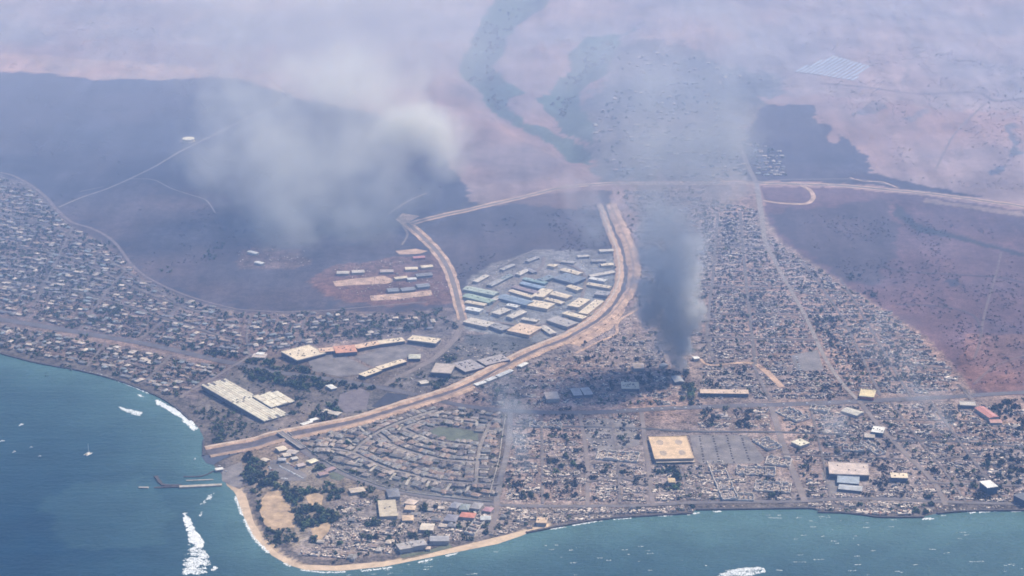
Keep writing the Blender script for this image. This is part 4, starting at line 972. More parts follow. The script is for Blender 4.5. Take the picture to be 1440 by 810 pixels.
grove([(1160,540),(1185,540),(1185,562),(1160,562)], 10, (4, 6), 'in the burnt district', 'burnt')
grove([(1380,640),(1420,630),(1440,640),(1440,672),(1400,660)], 20, (4, 7), 'in the burnt district', 'burnt')
grove([(1395,570),(1440,560),(1440,620),(1420,610)], 26, (4, 7), 'in the burnt district', 'burnt')
grove([(1225,640),(1250,630),(1250,690),(1228,690)], 16, (3, 6), 'in the burnt district', 'burnt')
grove([(1125,640),(1140,636),(1160,680),(1150,690)], 12, (3, 5), 'in the burnt district', 'burnt')
grove([(625,500),(640,505),(642,540),(628,540)], 10, (4, 7), 'beside the channel and estate road')
grove([(605,540),(625,536),(630,550),(610,552)], 8, (4, 7), 'beside the channel and estate road')
grove([(480,540),(520,536),(525,552),(490,560)], 12, (4, 7), 'in the green belt below the shops')
grove([(690,545),(712,540),(716,560),(696,566)], 10, (4, 6), 'behind the highway', 'burnt')
grove([(786,576),(812,574),(818,590),(790,590)], 8, (4, 6), 'behind the highway', 'burnt')
grove([(855,538),(868,536),(870,555),(858,556)], 8, (4, 6), 'behind the highway', 'burnt')
grove([(520,545),(600,520),(604,530),(540,556)], 12, (3, 5), 'along the estate road')
grove([(400,470),(500,455),(620,440),(640,452),(620,464),(500,474),(410,486)], 46, (4, 7), 'above the curved shops')
grove([(728,600),(742,610),(735,700),(720,705)], 22, (3, 5), 'in the smoking block', 'burnt')
grove([(515,728),(535,725),(536,740),(518,742)], 7, (5, 7), 'among the sea front ruins')
grove([(500,680),(525,678),(528,700),(505,700)], 9, (4, 6), 'among the sea front houses')
grove([(550,730),(562,728),(566,780),(556,784)], 10, (3, 5), 'among the sea front houses')
grove([(676,733),(688,732),(690,742),(676,745)], 5, (3, 5), 'among the sea front houses')
grove([(468,770),(472,770),(474,792),(468,792)], 4, (3, 5), 'among the sea front ruins')
grove([(885,500),(960,470),(975,540),(900,545)], 30, (4, 7), 'below the burning lot', 'burnt')
grove([(690,20),(740,5),(720,40),(690,90),(700,130),(730,170),(690,150),(655,105),(660,70)], 60, (5, 9), 'in the upper gully', 'gully')
grove([(880,45),(845,95),(805,130),(800,170),(770,150),(800,110),(810,75)], 46, (5, 9), 'in the upper gully', 'gully')
for cx_, cy_, n_, tn_ in [(rnd.uniform(a0, a1), rnd.uniform(b0, b1), rnd.randint(3, 7), tn) for (a0, a1, b0, b1, k_, tn) in ((1000,1240,350,550,16,'burnt'),(1110,1430,580,700,22,'burnt'),(730,905,590,700,14,'burnt'),(920,1090,660,700,6,'burnt'),(20,330,330,480,22,None),(20,260,470,530,10,None),(450,720,700,760,9,None),(650,960,500,570,12,'burnt'),(400,640,440,480,8,None)) for _ in range(k_)]:
    grove([(cx_-9, cy_-5), (cx_+9, cy_-5), (cx_+9, cy_+5), (cx_-9, cy_+5)], n_, (3, 6), 'hill' if cx_ > 985 and cy_ < 565 else 'east' if cx_ > 1105 else 'centre' if cx_ > 640 else 'front' if cy_ > 690 else 'upper' if cy_ < 470 else 'seaside', tn_)
for st, wh in zip(cres, CSTR): street_houses(st, 14.0, 12.2, 'crescent', 'crescent', where=wh)
fill([(402,610),(500,597),(612,572),(714,582),(710,640),(699,700),(600,694),(500,668),(440,638)], (560,660),(640,677), 15.5, 17, {'house': 8, 'tree': 1.6, 'none': 1}, 'crescent', .12, 'crescent')
fill([(-220,215),(0,252),(45,268),(75,296),(105,322),(160,354),(200,392),(260,422),(340,442),(340,500),(260,488),(130,464),(0,441),(-220,405)], (0,440),(260,488), 14.5, 17.5, {'house': 6, 'ruin': 4, 'tree': 6, 'none': .6}, 'upper', .3)
fill([(342,444),(560,442),(612,450),(612,466),(560,472),(480,478),(400,490),(342,502)], (342,502),(500,478), 16, 18, {'house': 6, 'ruin': 2, 'tree': 7, 'none': 2}, 'upper', .25)
fill([(-220,428),(0,459),(130,481),(260,506),(325,518),(262,552),(245,562),(200,540),(130,518),(50,502),(0,489),(-220,458)], (0,470),(250,520), 13.5, 16, {'house': 7, 'ruin': 4, 'tree': 5.5, 'none': .6}, 'seaside', .3)
fill([(470,712),(520,700),(700,714),(735,716),(735,745),(640,765),(560,775),(470,790),(420,782),(440,765),(465,750)], (560,700),(690,712), 16, 18, {'house': 1.4, 'ruin': 7.5, 'tree': 2, 'none': .6}, 'front', .18)
fill([(735,716),(980,710),(975,718),(880,725),(800,735),(740,748)], (740,716),(980,710), 15, 14, {'ruin': 8, 'tree': 1.2, 'none': .4}, 'front', .2)
fill([(722,586),(905,586),(912,710),(705,706)], (722,600),(905,603), 15, 18, {'ruin': 8, 'tree': 2.2, 'none': 1.4}, 'centre', .22)
fill([(908,652),(1090,655),(1110,702),(918,708)], (908,690),(1100,690), 16, 17, {'ruin': 8, 'tree': 1.6, 'none': 1.3}, 'centre', .2)
fill([(700,530),(830,478),(900,470),(985,560),(985,570),(720,574),(640,560)], (720,560),(985,560), 18, 21, {'ruin': 6, 'tree': 3, 'none': 3}, 'centre', .3)
fill([(985,280),(1060,292),(1088,340),(1150,380),(1222,422),(1290,470),(1335,520),(1350,548),(1240,556),(1060,564),(985,562),(990,480),(988,400)], (1000,420),(1200,420), 13.5, 16, {'ruin': 9, 'tree': 2.2, 'none': .5}, 'hill', .22)
fill([(868,268),(990,262),(990,500),(905,480),(895,420),(895,340)], (880,420),(990,420), 17, 24, {'ruin': 7, 'tree': 4, 'none': 3}, 'hill', .25)
fill([(990,575),(1090,576),(1092,606),(975,606)], (990,590),(1090,590), 17, 19, {'ruin': 6, 'tree': 2, 'none': 2}, 'centre', .25)
fill([(1098,574),(1206,572),(1240,606),(1300,660),(1325,708),(1140,702)], (1100,640),(1200,640), 16, 17, {'ruin': 7, 'tree': 2.4, 'none': 1.6}, 'east', .25)
fill([(1214,570),(1350,565),(1440,575),(1600,572),(1600,708),(1440,710),(1332,710),(1310,672)], (1230,640),(1440,640), 15, 16, {'ruin': 9, 'tree': 2.2, 'none': .8}, 'east', .22)
fill([(1138,708),(1200,706),(1330,710),(1318,720),(1300,725),(1240,725),(1215,722),(1150,718)], (1138,710),(1330,713), 15, 13, {'ruin': 8, 'tree': 2, 'none': 1}, 'front', .2)
fill([(1040,195),(1100,215),(1105,250),(1060,252),(1030,240)], (1040,220),(1100,220), 17, 26, {'house': 6, 'ruin': 2, 'tree': 3}, 'village', .25)
fill([(850,130),(960,115),(1000,120),(1030,190),(1030,250),(880,255),(830,205),(840,160)], (850,180),(1000,180), 20, 34, {'house': 4, 'tree': 6, 'none': 9}, 'village', .45)
fill([(865,76),(940,72),(1000,85),(1085,108),(1080,128),(960,110),(870,100)], (870,90),(1000,90), 22, 34, {'house': 3, 'tree': 2, 'none': 14}, 'village', .45)

# --- build them: the nearest 300 of a kind are things, the rest one mass
roofs = {'crescent': [(0.27,0.225,0.195),(0.155,0.13,0.125),(0.33,0.27,0.23),(0.25,0.23,0.215),(0.30,0.21,0.165)],
         None: [(0.22,0.2,0.19),(0.22,0.2,0.19),(0.30,0.27,0.25),(0.38,0.33,0.29),(0.18,0.17,0.18),(0.18,0.17,0.18),(0.30,0.22,0.18),(0.30,0.22,0.18),(0.24,0.26,0.27),(0.45,0.38,0.32),(0.55,0.45,0.36)]}
rname = {(0.27,0.225,0.195):'brown grey',(0.155,0.13,0.125):'dark brown',(0.33,0.27,0.23):'pale brown',(0.25,0.23,0.215):'slate grey',(0.30,0.21,0.165):'warm brown',
 (0.22,0.2,0.19):'grey',(0.30,0.27,0.25):'light grey',(0.38,0.33,0.29):'beige grey',(0.18,0.17,0.18):'charcoal',(0.45,0.38,0.32):'pale beige',(0.30,0.22,0.18):'rusty brown',(0.24,0.26,0.27):'blue grey',(0.55,0.45,0.36):'cream'}
place = {'crescent':'in the crescent subdivision by the channel','upper':'in the hillside suburb above the highway','seaside':'between the highway and the western shore','front':'on the sea front','centre':'in the burnt town centre','hill':'in the burnt hillside district','east':'in the burnt eastern blocks','village':'in the hazy upper village'}
LMK = []
def near_to(d):
    if not LMK:
        for o in list(col.objects):
            if o.parent is None and o.get('category') in ('building', 'hut', 'shed', 'ruin', 'tank') and not o.get('group'): LMK.append((o.location.x, o.location.y, o['label']))
    b = min(LMK, key=lambda q: (q[0]-d['x'])**2+(q[1]-d['y'])**2); dist = math.hypot(b[0]-d['x'], b[1]-d['y'])
    words = b[2].split()
    for stop in ('beside','with','at','by','on','in','near','along','below','behind','under','alone','left','right','standing','of','jutting','among','round','running'):
        if stop in words[2:]: words = words[:2+words[2:].index(stop)]
    nm = ' '.join(words[:4])
    return 'beside the '+nm if dist < 45 else 'near the '+nm if dist < 120 else None
def split(kind, n=300):
    c = sorted(cands[kind], key=lambda d: (d['x']**2+d['y']**2)/(d.get('r', 5)**2)+(1e12 if abs(d['x'])/(d['y']*cp+(CAM_H-d['z'])*sp) > 0.243 else 0))
    return c[:n], c[n:]
def mass(name, verts, faces, colrs, mat, label, cat):
    V = np.concatenate(verts); F = []; n = 0
    for v, f in zip(verts, faces): F.append(np.asarray(f)+n); n += len(v)
    o = link(name, mesh_np(name, V, np.concatenate(F), mat, np.concatenate(colrs)))
    tag(o, label, cat, kind='stuff'); return o
def rot(V, rz, x, y, z, s=1.0, sz=None):
    c, sn = math.cos(rz), math.sin(rz); V = np.asarray(V, float)
    return np.c_[(V[:, 0]*c-V[:, 1]*sn)*s+x, (V[:, 0]*sn+V[:, 1]*c)*s+y, V[:, 2]*(sz or s)+z]
for k in cands:
    zz = ground(np.array([d['x'] for d in cands[k]]), np.array([d['y'] for d in cands[k]]))
    for d, z in zip(cands[k], zz): d['z'] = float(z)

# houses
near, far = split('house')
for d in near:
    c = rnd.choice(roofs[d.get('tone')]); j = rnd.uniform(.85, 1.15)
    o = empty('house', (d['x'], d['y'], d['z']), d['rz'])
    hi = rnd.randrange(len(HT)); wall, roof = HT[hi]
    link('wall', wall, o, (0.36*j, 0.32*j, 0.28*j)); link('roof', roof, o, tuple(x*j for x in c))
    sc = rnd.uniform(1.0, 1.28); o.scale = (sc, sc, 1)
    w_ = d.get('where') or (place[d['area']] if d['area'] == 'crescent' else near_to(d)) or place[d['area']]
    tag(o, '%s house with %s roof %s' % (HLOOK[hi], rname[c], w_), 'house', '%s roofed %s houses %s' % (rname[c], HLOOK[hi], w_))
vs_, fs_, cs_ = [], [], []
tri_roof = []
for L, W, h, r, kd in ((13,9.5,3.2,2.2,'hip'),(14,9,3.2,2.4,'gable'),(11,8.5,3,1.6,'gable')):
    l, w = L/2, W/2; k = l if kd == 'gable' else max(l-w, l*.15)
    V = [(-l,-w,-2),(l,-w,-2),(l,w,-2),(-l,w,-2),(-l,-w,h),(l,-w,h),(l,w,h),(-l,w,h),(-l-.6,-w-.6,h),(l+.6,-w-.6,h),(l+.6,w+.6,h),(-l-.6,w+.6,h),(-k,0,h+r),(k,0,h+r)]
    F = [(0,1,5),(0,5,4),(1,2,6),(1,6,5),(2,3,7),(2,7,6),(3,0,4),(3,4,7),(8,9,13),(8,13,12),(10,11,12),(10,12,13),(11,8,12),(9,10,13)]
    tri_roof.append((np.array(V), np.array(F)))
for d in far:
    V, F = tri_roof[rnd.randrange(3)]; c = np.array(rnd.choice(roofs[d.get('tone')]))*rnd.uniform(.85, 1.2)
    vs_.append(rot(V, d['rz'], d['x'], d['y'], d['z'], rnd.uniform(.85, 1.15), 1.0)); fs_.append(F)
    cc = np.empty((len(V), 3)); cc[:8] = (0.34,0.3,0.27); cc[8:] = c; cs_.append(cc)
if far: mass('distant_houses', vs_, fs_, cs_, M['attr'], 'mass of small hazy house roofs filling the far suburbs', 'houses')
# ruins
near, far = split('ruin')
for d in near:
    ti = rnd.randrange(len(RT)); t = RT[ti]; j = rnd.uniform(.7, 1.2)
    o = empty('burnt_house', (d['x'], d['y'], d['z']), d['rz']); o.scale = (d.get('s', 1), d.get('s', 1), min(1.4, d.get('s', 1)))
    link('foundation', t[0], o, (0.30*j, 0.265*j, 0.25*j)); link('broken_wall', t[1], o, (0.42*j, 0.37*j, 0.34*j)); link('rubble', t[3], o)['kind'] = 'stuff'
    w_ = near_to(d) or place[d['area']]; tag(o, 'burnt house with %s %s' % (RLOOK[ti], w_), 'ruin', 'burnt houses with %s %s' % (RLOOK[ti], w_))
vs_, fs_, cs_ = [], [], []
lowr = []
for s in range(6):
    r = random.Random(500+s); m = MB(); m.box(0, 0, -1.2, 13, 10, 1.5, 0, (0.27, 0.24, 0.23))
    for k in range(11):
        t = r.random(); c = (0.60, 0.50, 0.41) if t < .36 else (0.33, 0.29, 0.28) if t < .55 else (0.07, 0.06, 0.065)
        m.box(r.uniform(-.45, .45)*13, r.uniform(-.45, .45)*10, 0.2, r.uniform(1.5, 6), r.uniform(1, 3.4), r.uniform(.3, 2.0), r.choice((0, 0, 1.57, .8)), c)
    V = np.array(m.v); F = []
    for q in m.f: F += [(q[0], q[1], q[2]), (q[0], q[2], q[3])]
    lowr.append((V, np.array(F), np.array(m.c)))
for d in far:
    V, F, C = lowr[rnd.randrange(6)]
    vs_.append(rot(V, d['rz'], d['x'], d['y'], d['z'], d.get('s', 1.0), 1.0)); fs_.append(F); cs_.append(C*rnd.uniform(.7, 1.25)*((.72,.66,.6) if d['area'] in ('upper', 'seaside') else 1.0))
if far: mass('distant_ruins', vs_, fs_, cs_, M['attr'], 'mass of pale burnt house remains covering the far hillside district', 'ruins')
# trees
near, far = split('tree', 300)
gr = [(0.085,0.115,0.05),(0.07,0.10,0.048),(0.11,0.115,0.06),(0.055,0.075,0.04),(0.045,0.065,0.038),(0.07,0.08,0.045),(0.05,0.06,0.045)]; gu = [(0.085,0.11,0.085),(0.075,0.10,0.08)]; bu = [(0.05,0.045,0.042),(0.06,0.055,0.045),(0.045,0.05,0.04)]
for d in near:
    burnt = d.get('tone') == 'burnt'; c = rnd.choice(bu if burnt else gr); r = d['r']
    o = empty('scorched_tree' if burnt else 'tree', (d['x'], d['y'], d['z']), rnd.uniform(0, 6.28)); o.scale = (r*1.08, r*1.08, r*rnd.uniform(.85, 1.15))
    link('trunk', TRUNK, o); link('crown', CT[rnd.randrange(6)][2], o, tuple(x*rnd.uniform(.85, 1.15) for x in c))
    ar = (near_to(d) if d['area'] in place else None) or place.get(d['area'], d['area'])
    size = 'large' if r > 7 else 'small' if r < 4.2 else 'middling'
    tag(o, '%s %s tree %s' % (size, 'dark scorched' if burnt else 'dark green spreading', ar), 'tree', '%s %strees %s' % (size, 'scorched ' if burnt else '', ar))
shr = [(p, per) for p, per in (([(0,255),(75,300),(160,358),(260,425),(340,444),(335,500),(130,464),(0,441)], 420), ([(0,460),(130,482),(325,518),(262,550),(200,538),(0,487)], 420), ([(340,445),(560,442),(630,450),(560,472),(420,492),(345,500)], 300),
  ([(340,510),(400,500),(480,535),(560,552),(590,565),(500,588),(400,610),(300,632),(275,590),(300,552)], 420), ([(402,612),(612,574),(714,584),(699,702),(560,690),(440,640)], 300), ([(990,300),(1150,385),(1335,520),(1240,556),(985,562)], 700), ([(1098,574),(1440,575),(1440,708),(1140,702)], 600), ([(722,584),(905,584),(914,708),(706,706)], 600), ([(650,470),(745,488),(690,530),(600,550)], 420), ([(470,712),(735,716),(735,745),(470,786)], 420))]
for poly, per in shr:
    w_ = PP(poly); W_ = np.array(w_); n_ = int((W_[:, 0].max()-W_[:, 0].min())*(W_[:, 1].max()-W_[:, 1].min())/per)
    x_ = rng.uniform(W_[:, 0].min(), W_[:, 0].max(), n_); y_ = rng.uniform(W_[:, 1].min(), W_[:, 1].max(), n_); k_ = in_poly(x_, y_, w_); x_, y_ = x_[k_], y_[k_]; z_ = ground(x_, y_)
    oo = occA[0]
    for x, y, z in zip(x_, y_, z_):
        if np.any((np.abs(oo[:, 0]-x) < oo[:, 2]+1) & (np.abs(oo[:, 1]-y) < oo[:, 2]+1)): continue
        far.append(dict(x=x, y=y, z=float(z)-.3, r=rnd.uniform(1.5, 3.6), area='shrub', tone='burnt' if poly[0][0] > 700 else None))
vs_, fs_, cs_ = [], [], []
for d in far:
    V, F = CL[rnd.randrange(4)]; burnt = d.get('tone') == 'burnt'; c = np.array(rnd.choice(bu if burnt else gu if d.get('tone') == 'gully' or d['area'] == 'village' else gr))*rnd.uniform(.8, 1.2)
    vs_.append(rot(V, rnd.uniform(0, 6.28), d['x'], d['y'], d['z'], d['r']*1.12)); fs_.append(F); cs_.append(np.tile(c, (len(V), 1)))
if far: mass('distant_trees', vs_, fs_, cs_, M['leaf_attr'], 'scattered dark trees between far houses and along the gullies', 'trees')

# scrub on the open slopes and along the channel banks
sv, sf_, sc_ = [], [], []
def scrub(x, y, r, c):
    z = ground(x, y)
    for a, b, e, q in zip(x, y, z, r):
        V, F = SCR[rnd.randrange(3)]; sv.append(rot(V, rnd.uniform(0, 6.28), a, b, e-.3, q)); sf_.append(F); sc_.append(np.tile(np.array(c)*rnd.uniform(.7, 1.3), (len(V), 1)))
SCR = [crown_data(700+k, 12) for k in range(3)]
for poly, n_, c_, thr in (([(1060,110),(1300,60),(1440,100),(1440,270),(1240,250),(1230,180),(1150,140)], 3600, (0.185,0.15,0.13), .54), ([(500,10),(1000,0),(1440,0),(1440,100),(1000,60),(640,200),(560,120)], 4200, (0.19,0.155,0.14), .55), ([(0,10),(480,10),(420,120),(0,95)], 3600, (0.15,0.12,0.10), .54),
    ([(0,110),(300,115),(560,200),(640,270),(560,330),(200,380),(20,240)], 5200, (0.045,0.042,0.045), .55), ([(1090,300),(1440,310),(1440,540),(1370,540),(1230,425)], 4200, (0.07,0.055,0.058), .55), ([(600,320),(850,285),(860,345),(690,370),(645,395)], 1600, (0.045,0.04,0.045), .54)):
    w_ = PP(poly); W_ = np.array(w_); x_ = rng.uniform(W_[:, 0].min(), W_[:, 0].max(), n_); y_ = rng.uniform(W_[:, 1].min(), W_[:, 1].max(), n_)
    k_ = in_poly(x_, y_, w_) & (.55*fbm(x_, y_*.3, 60, 131, 3)+.45*fbm(x_, y_, 260, 137, 3)+rng.normal(0, .03, n_) > thr-.03); x_, y_ = x_[k_], y_[k_]
    scrub(x_, y_, rng.uniform(1.6, 4.2, len(x_)), c_)
for sg, ww in ((1, wa), (-1, wb)):
    k_ = rng.integers(3, len(cw)-2, 260); p_ = cw[k_]+sg*nn[k_]*(half[k_]+ww[k_]*rng.uniform(.92, 1.2, 260))[:, None]; scrub(p_[:, 0], p_[:, 1], rng.uniform(1.2, 3.2, 260), (0.075,0.075,0.05))
mass('scrub', sv, sf_, sc_, M['leaf_attr'], 'low dry scrub dotted over the open slopes and channel banks', 'scrub')

# cars
def cars(p, q, n, cs, label, group, rz=None, jit=0.6):
    a, b = PP([p, q]); dx, dy = b[0]-a[0], b[1]-a[1]; base = math.atan2(dy, dx)+(math.pi/2 if rz is None else rz)
    for i in range(n):
        t = (i+rnd.uniform(-.2, .2))/max(1, n-1); x, y = a[0]+dx*t+rnd.uniform(-jit, jit), a[1]+dy*t+rnd.uniform(-jit, jit)
        o = link('parked_car', CAR, None, rnd.choice(cs)); o.location = (x, y, g1(x, y)+HWY_Z if rz == 0 else g1(x, y)+0.36); o.rotation_euler = (0, 0, base+rnd.uniform(-.08, .08))
        tag(o, label, 'car', group)
W3 = [(0.75,0.74,0.72),(0.7,0.7,0.7),(0.78,0.76,0.72),(0.6,0.6,0.6)]; MX = W3+[(0.15,0.15,0.17),(0.3,0.1,0.09),(0.35,0.36,0.38)]; BK = [(0.06,0.055,0.055),(0.09,0.08,0.075),(0.12,0.1,0.09)]
cars((393,656),(426,673), 17, W3, 'white car parked in the line across the parking lot', 'white cars in the parking lot line')
cars((396,673),(404,674), 4, W3, 'white car parked at the wall of the parking lot', 'white cars at the parking lot wall')
cars((377,656),(387,665), 6, MX, 'car parked under the big trees of the lot', 'cars under the lot trees')
cars((394,647),(420,660), 9, MX, 'car parked beside the huts', 'cars beside the huts')
for k, (a, b) in enumerate((((984,614),(990,650)),((1003,614),(1012,650)),((1022,613),(1032,650)),((1042,613),(1054,648)))):
    cars(a, b, 11, BK, 'burnt out car in a row on the grey lot beside the tan roof', 'burnt cars beside the tan roof')
cars((865,578),(1000,572.5), 9, W3, 'pale car driving on the coastal highway', 'cars on the highway', 0, 0.2)
cars((1050,570.5),(1190,565.5), 6, W3, 'pale car driving on the coastal highway', 'cars on the highway', 0, 0.2)
cars((1052,516),(1098,514), 10, MX, 'vehicle parked along the dusty street', 'vehicles along the dusty street')
cars((1120,502),(1125,520), 8, MX, 'vehicle parked in the hazy grey yard', 'vehicles in the hazy yard')
cars((1010,523),(1040,524), 7, MX, 'truck parked below the dusty street', 'trucks below the dusty street')
cars((308,655),(318,663), 3, W3, 'white vehicle at the boat ramp lot', 'vehicles at the boat ramp')

# small litter nobody could count: rubble, ash heaps, charred posts, low shrubs
def raster():
    nx, ny = 900, 900; g = np.zeros((ny, nx), bool)
    for x, y, r in occ:
        i0, i1 = int((x-r+1800)//4), int((x+r+1800)//4)+1; j0, j1 = int((y-r-3100)//4), int((y+r-3100)//4)+1
        if i1 > 0 and j1 > 0: g[max(0, j0):max(0, j1), max(0, i0):max(0, i1)] = True
    return g
RAS = raster()
def scatter_points(poly, per):
    w = PP(poly); W = np.array(w); a = abs(sum(w[i][0]*w[(i+1) % len(w)][1]-w[(i+1) % len(w)][0]*w[i][1] for i in range(len(w))))/2
    n = int((W[:, 0].max()-W[:, 0].min())*(W[:, 1].max()-W[:, 1].min())/per)
    x = rng.uniform(W[:, 0].min(), W[:, 0].max(), n); y = rng.uniform(W[:, 1].min(), W[:, 1].max(), n)
    i = np.clip(((x+1800)//4).astype(int), 0, 899); j = np.clip(((y-3100)//4).astype(int), 0, 899)
    k = in_poly(x, y, w) & ~RAS[j, i] & (fbm(x, y, 38, 61, 3)+rng.normal(0, .05, n) > .45); return x[k], y[k]
def litter(name, areas, label, cat, colrs, wts, size, hgt):
    X, Y = [], []
    for poly, per in areas:
        x, y = scatter_points(poly, per); X.append(x); Y.append(y)
    x = np.concatenate(X); y = np.concatenate(Y); n = len(x); z = ground(x, y)
    a = rng.choice([0, 0, 1.57, .1, -.12], n)+rng.normal(0, .1, n); l = rng.uniform(size[0], size[1], n)/2; w = rng.uniform(size[2], size[3], n)/2; h = rng.uniform(hgt[0], hgt[1], n)
    ca, sa = np.cos(a), np.sin(a); V = np.empty((n, 8, 3))
    for q, (sx_, sy_) in enumerate(((-1,-1),(1,-1),(1,1),(-1,1))):
        jx_ = rng.uniform(.6, 1, n)*l*sx_; jy_ = rng.uniform(.6, 1, n)*w*sy_
        V[:, q, 0] = V[:, q+4, 0] = x+jx_*ca-jy_*sa; V[:, q, 1] = V[:, q+4, 1] = y+jx_*sa+jy_*ca
        V[:, q, 2] = z-.4; V[:, q+4, 2] = z+h*rng.uniform(.6, 1.2, n)
    B = np.arange(n)[:, None]*8
    F = np.concatenate([B+np.array(f) for f in ((4,5,6,7),(0,1,5,4),(1,2,6,5),(2,3,7,6),(3,0,4,7))])
    C = np.array(colrs)[rng.choice(len(colrs), n, p=wts)]*rng.uniform(.75, 1.25, n)[:, None]
    tag(link(name, mesh_np(name, V.reshape(-1, 3), F, M['attr'], np.repeat(C, 8, axis=0))), label, cat, kind='stuff')
ASH = [(0.66,0.54,0.44),(0.36,0.29,0.25),(0.05,0.045,0.05),(0.32,0.19,0.13)]
litter('scattered_rubble', [([(722,584),(905,584),(914,708),(706,706)], 60), ([(908,652),(1090,655),(1112,702),(918,708)], 50), ([(985,575),(1090,576),(1094,606),(975,606)], 90),
  ([(700,530),(830,478),(900,470),(985,560),(985,570),(720,574),(640,560)], 110), ([(1000,290),(1060,295),(1088,340),(1150,380),(1222,422),(1290,470),(1335,520),(1350,548),(1240,556),(1060,564),(985,562),(990,480)], 75),
  ([(1098,574),(1206,572),(1240,606),(1300,660),(1325,706),(1140,702)], 65), ([(1214,570),(1350,565),(1440,575),(1600,572),(1600,707),(1440,708),(1332,706),(1310,672)], 50), ([(1136,706),(1440,711),(1310,724),(1220,722),(1150,717)], 35),
  ([(470,712),(520,702),(700,714),(735,716),(735,745),(640,763),(560,770),(470,786),(425,780),(442,765),(465,750)], 45), ([(735,715),(1130,709),(1130,712),(980,713),(975,718),(880,724),(800,734),(740,746)], 35),
  ([(640,485),(700,492),(738,503),(690,528),(630,548),(600,520)], 90), ([(830,478),(862,455),(900,440),(905,470),(840,490)], 70)],
  'fine burnt rubble and ash strewn over the ruined blocks', 'rubble', ASH, (.46,.28,.14,.12), (1.4,7.5,.9,3.6), (.3,1.4))
litter('yard_clutter', [([(655,400),(690,375),(750,355),(860,356),(875,390),(868,420),(826,452),(768,484),(690,468),(655,460)], 260), ([(470,375),(610,358),(630,385),(632,420),(540,425),(470,410)], 200), ([(340,445),(560,442),(630,450),(560,472),(420,492),(345,500)], 240),
  ([(0,255),(75,300),(160,358),(260,425),(340,444),(335,500),(130,464),(0,441),(-220,405),(-220,215)], 230), ([(0,460),(130,482),(325,518),(262,550),(200,538),(0,487),(-220,456),(-220,428)], 200), ([(402,612),(612,574),(714,584),(699,702),(560,690),(440,640)], 150), ([(385,625),(440,648),(470,668),(440,672),(390,645)], 90), ([(480,535),(600,505),(640,500),(600,555),(520,560)], 260), ([(330,345),(430,350),(440,375),(335,380)], 500)],
  'small sheds, vehicles, walls and yard clutter between standing buildings', 'clutter', [(0.62,0.56,0.48),(0.34,0.30,0.27),(0.10,0.09,0.09),(0.42,0.26,0.18)], (.34,.34,.22,.10), (1.5,5,1,2.6), (.5,2.0))

# shells of big burnt blocks downtown: broken walls round rubble
def shell(a, b, width, label, h=6.5, cells=3):
    width *= 1.4
    A, B = PP([a, b]); dx, dy = B[0]-A[0], B[1]-A[1]; L = math.hypot(dx, dy); rz = math.atan2(dy, dx); mx, my = (A[0]+B[0])/2, (A[1]+B[1])/2
    o = empty('burnt_block', (mx, my, g1(mx, my)), rz); tag(o, label, 'ruin'); r = rnd
    m = MB(); m.box(0, 0, -1.5, L, width, 2.1); link('foundation', m.mesh('foundation', M['obj']), o, (0.25,0.22,0.22))
    for (x, y, lx, ly) in [(0, width/2, L, 1.3), (0, -width/2, L, 1.3), (L/2, 0, 1.3, width), (-L/2, 0, 1.3, width)]+[(-L/2+L*(k+1)/(cells+1), 0, .7, width*.96) for k in range(cells)]:
        m = MB(); n = max(3, int(max(lx, ly)/4)); al = lx > ly; V = []; F = []
        for k in range(n+1):
            t = k/n-.5; hh = .5+h*r.uniform(.25, 1.0)*(.4 if r.random() < .2 else 1)
            for o_, z_ in ((-.5, .45), (-.5, hh), (.5, hh), (.5, .45)):
                V.append((x+(lx*t if al else lx*o_), y+(ly*o_ if al else ly*t), z_))
        for k in range(n):
            for e in range(3): F.append((4*k+e, 4*k+e+1, 4*k+5+e, 4*k+4+e))
        F += [(0, 1, 2, 3), (4*n+3, 4*n+2, 4*n+1, 4*n)]; m.add(V, F)
        link('broken_wall', m.mesh('broken_wall', M['obj']), o, (0.62,0.54,0.46))
    m = MB()
    for k in range(int(L*width/14)):
        t = r.random(); c = (0.62,0.51,0.41) if t < .42 else (0.34,0.3,0.28) if t < .6 else (0.07,0.06,0.07) if t < .9 else (0.34,0.2,0.14)
        m.box(r.uniform(-.46, .46)*L, r.uniform(-.45, .45)*width, 0.5, r.uniform(1.5, 7), r.uniform(.8, 3), r.uniform(.2, 1.8), r.choice((0, 1.57, 0, .5)), c)
    link('rubble', m.mesh('rubble', M['attr']), o)['kind'] = 'stuff'
for a, b, w, lab in SHELLS:
    shell(a, b, w, lab)

# ------------------------------------------------------------------ wharf, breakwater, sea wall, boats, surf
def slab(name, pts, width, z0, z1, mat, label, cat, wob=0.0, color=None, world_pts=False):
    line = smooth_line(pts if world_pts else [tuple(map(float, at_height(p[0], p[1], z1))) for p in pts], 6.0)
    t = np.gradient(line, axis=0); t /= np.linalg.norm(t, axis=1)[:, None]+1e-9; n = np.c_[-t[:, 1], t[:, 0]]
    k = len(line); w1 = width/2*(1+wob*rng.uniform(-1, 1, k)); zt = z1*(1+wob*.7*rng.uniform(-1, 1, k))
    V = np.concatenate([np.c_[line+n*(w1*1.1)[:, None], np.full(k, z0)], np.c_[line+n*w1[:, None], zt], np.c_[line-n*w1[:, None], zt], np.c_[line-n*(w1*1.1)[:, None], np.full(k, z0)]])
    F = [];
    for r in range(3):
        for i in range(k-1): F.append((r*k+i, (r+1)*k+i, (r+1)*k+i+1, r*k+i+1))
    F += [(0, k, 2*k, 3*k), (k-1, 4*k-1, 3*k-1, 2*k-1)]
    o = link(name, mesh_np(name, V, F, mat), None, color); tag(o, label, cat); return o
slab('wharf', [(252,684),(312,681)], 9, -3, 2.6, M['concrete'], 'long tan concrete wharf jutting from the boat ramp', 'wharf')
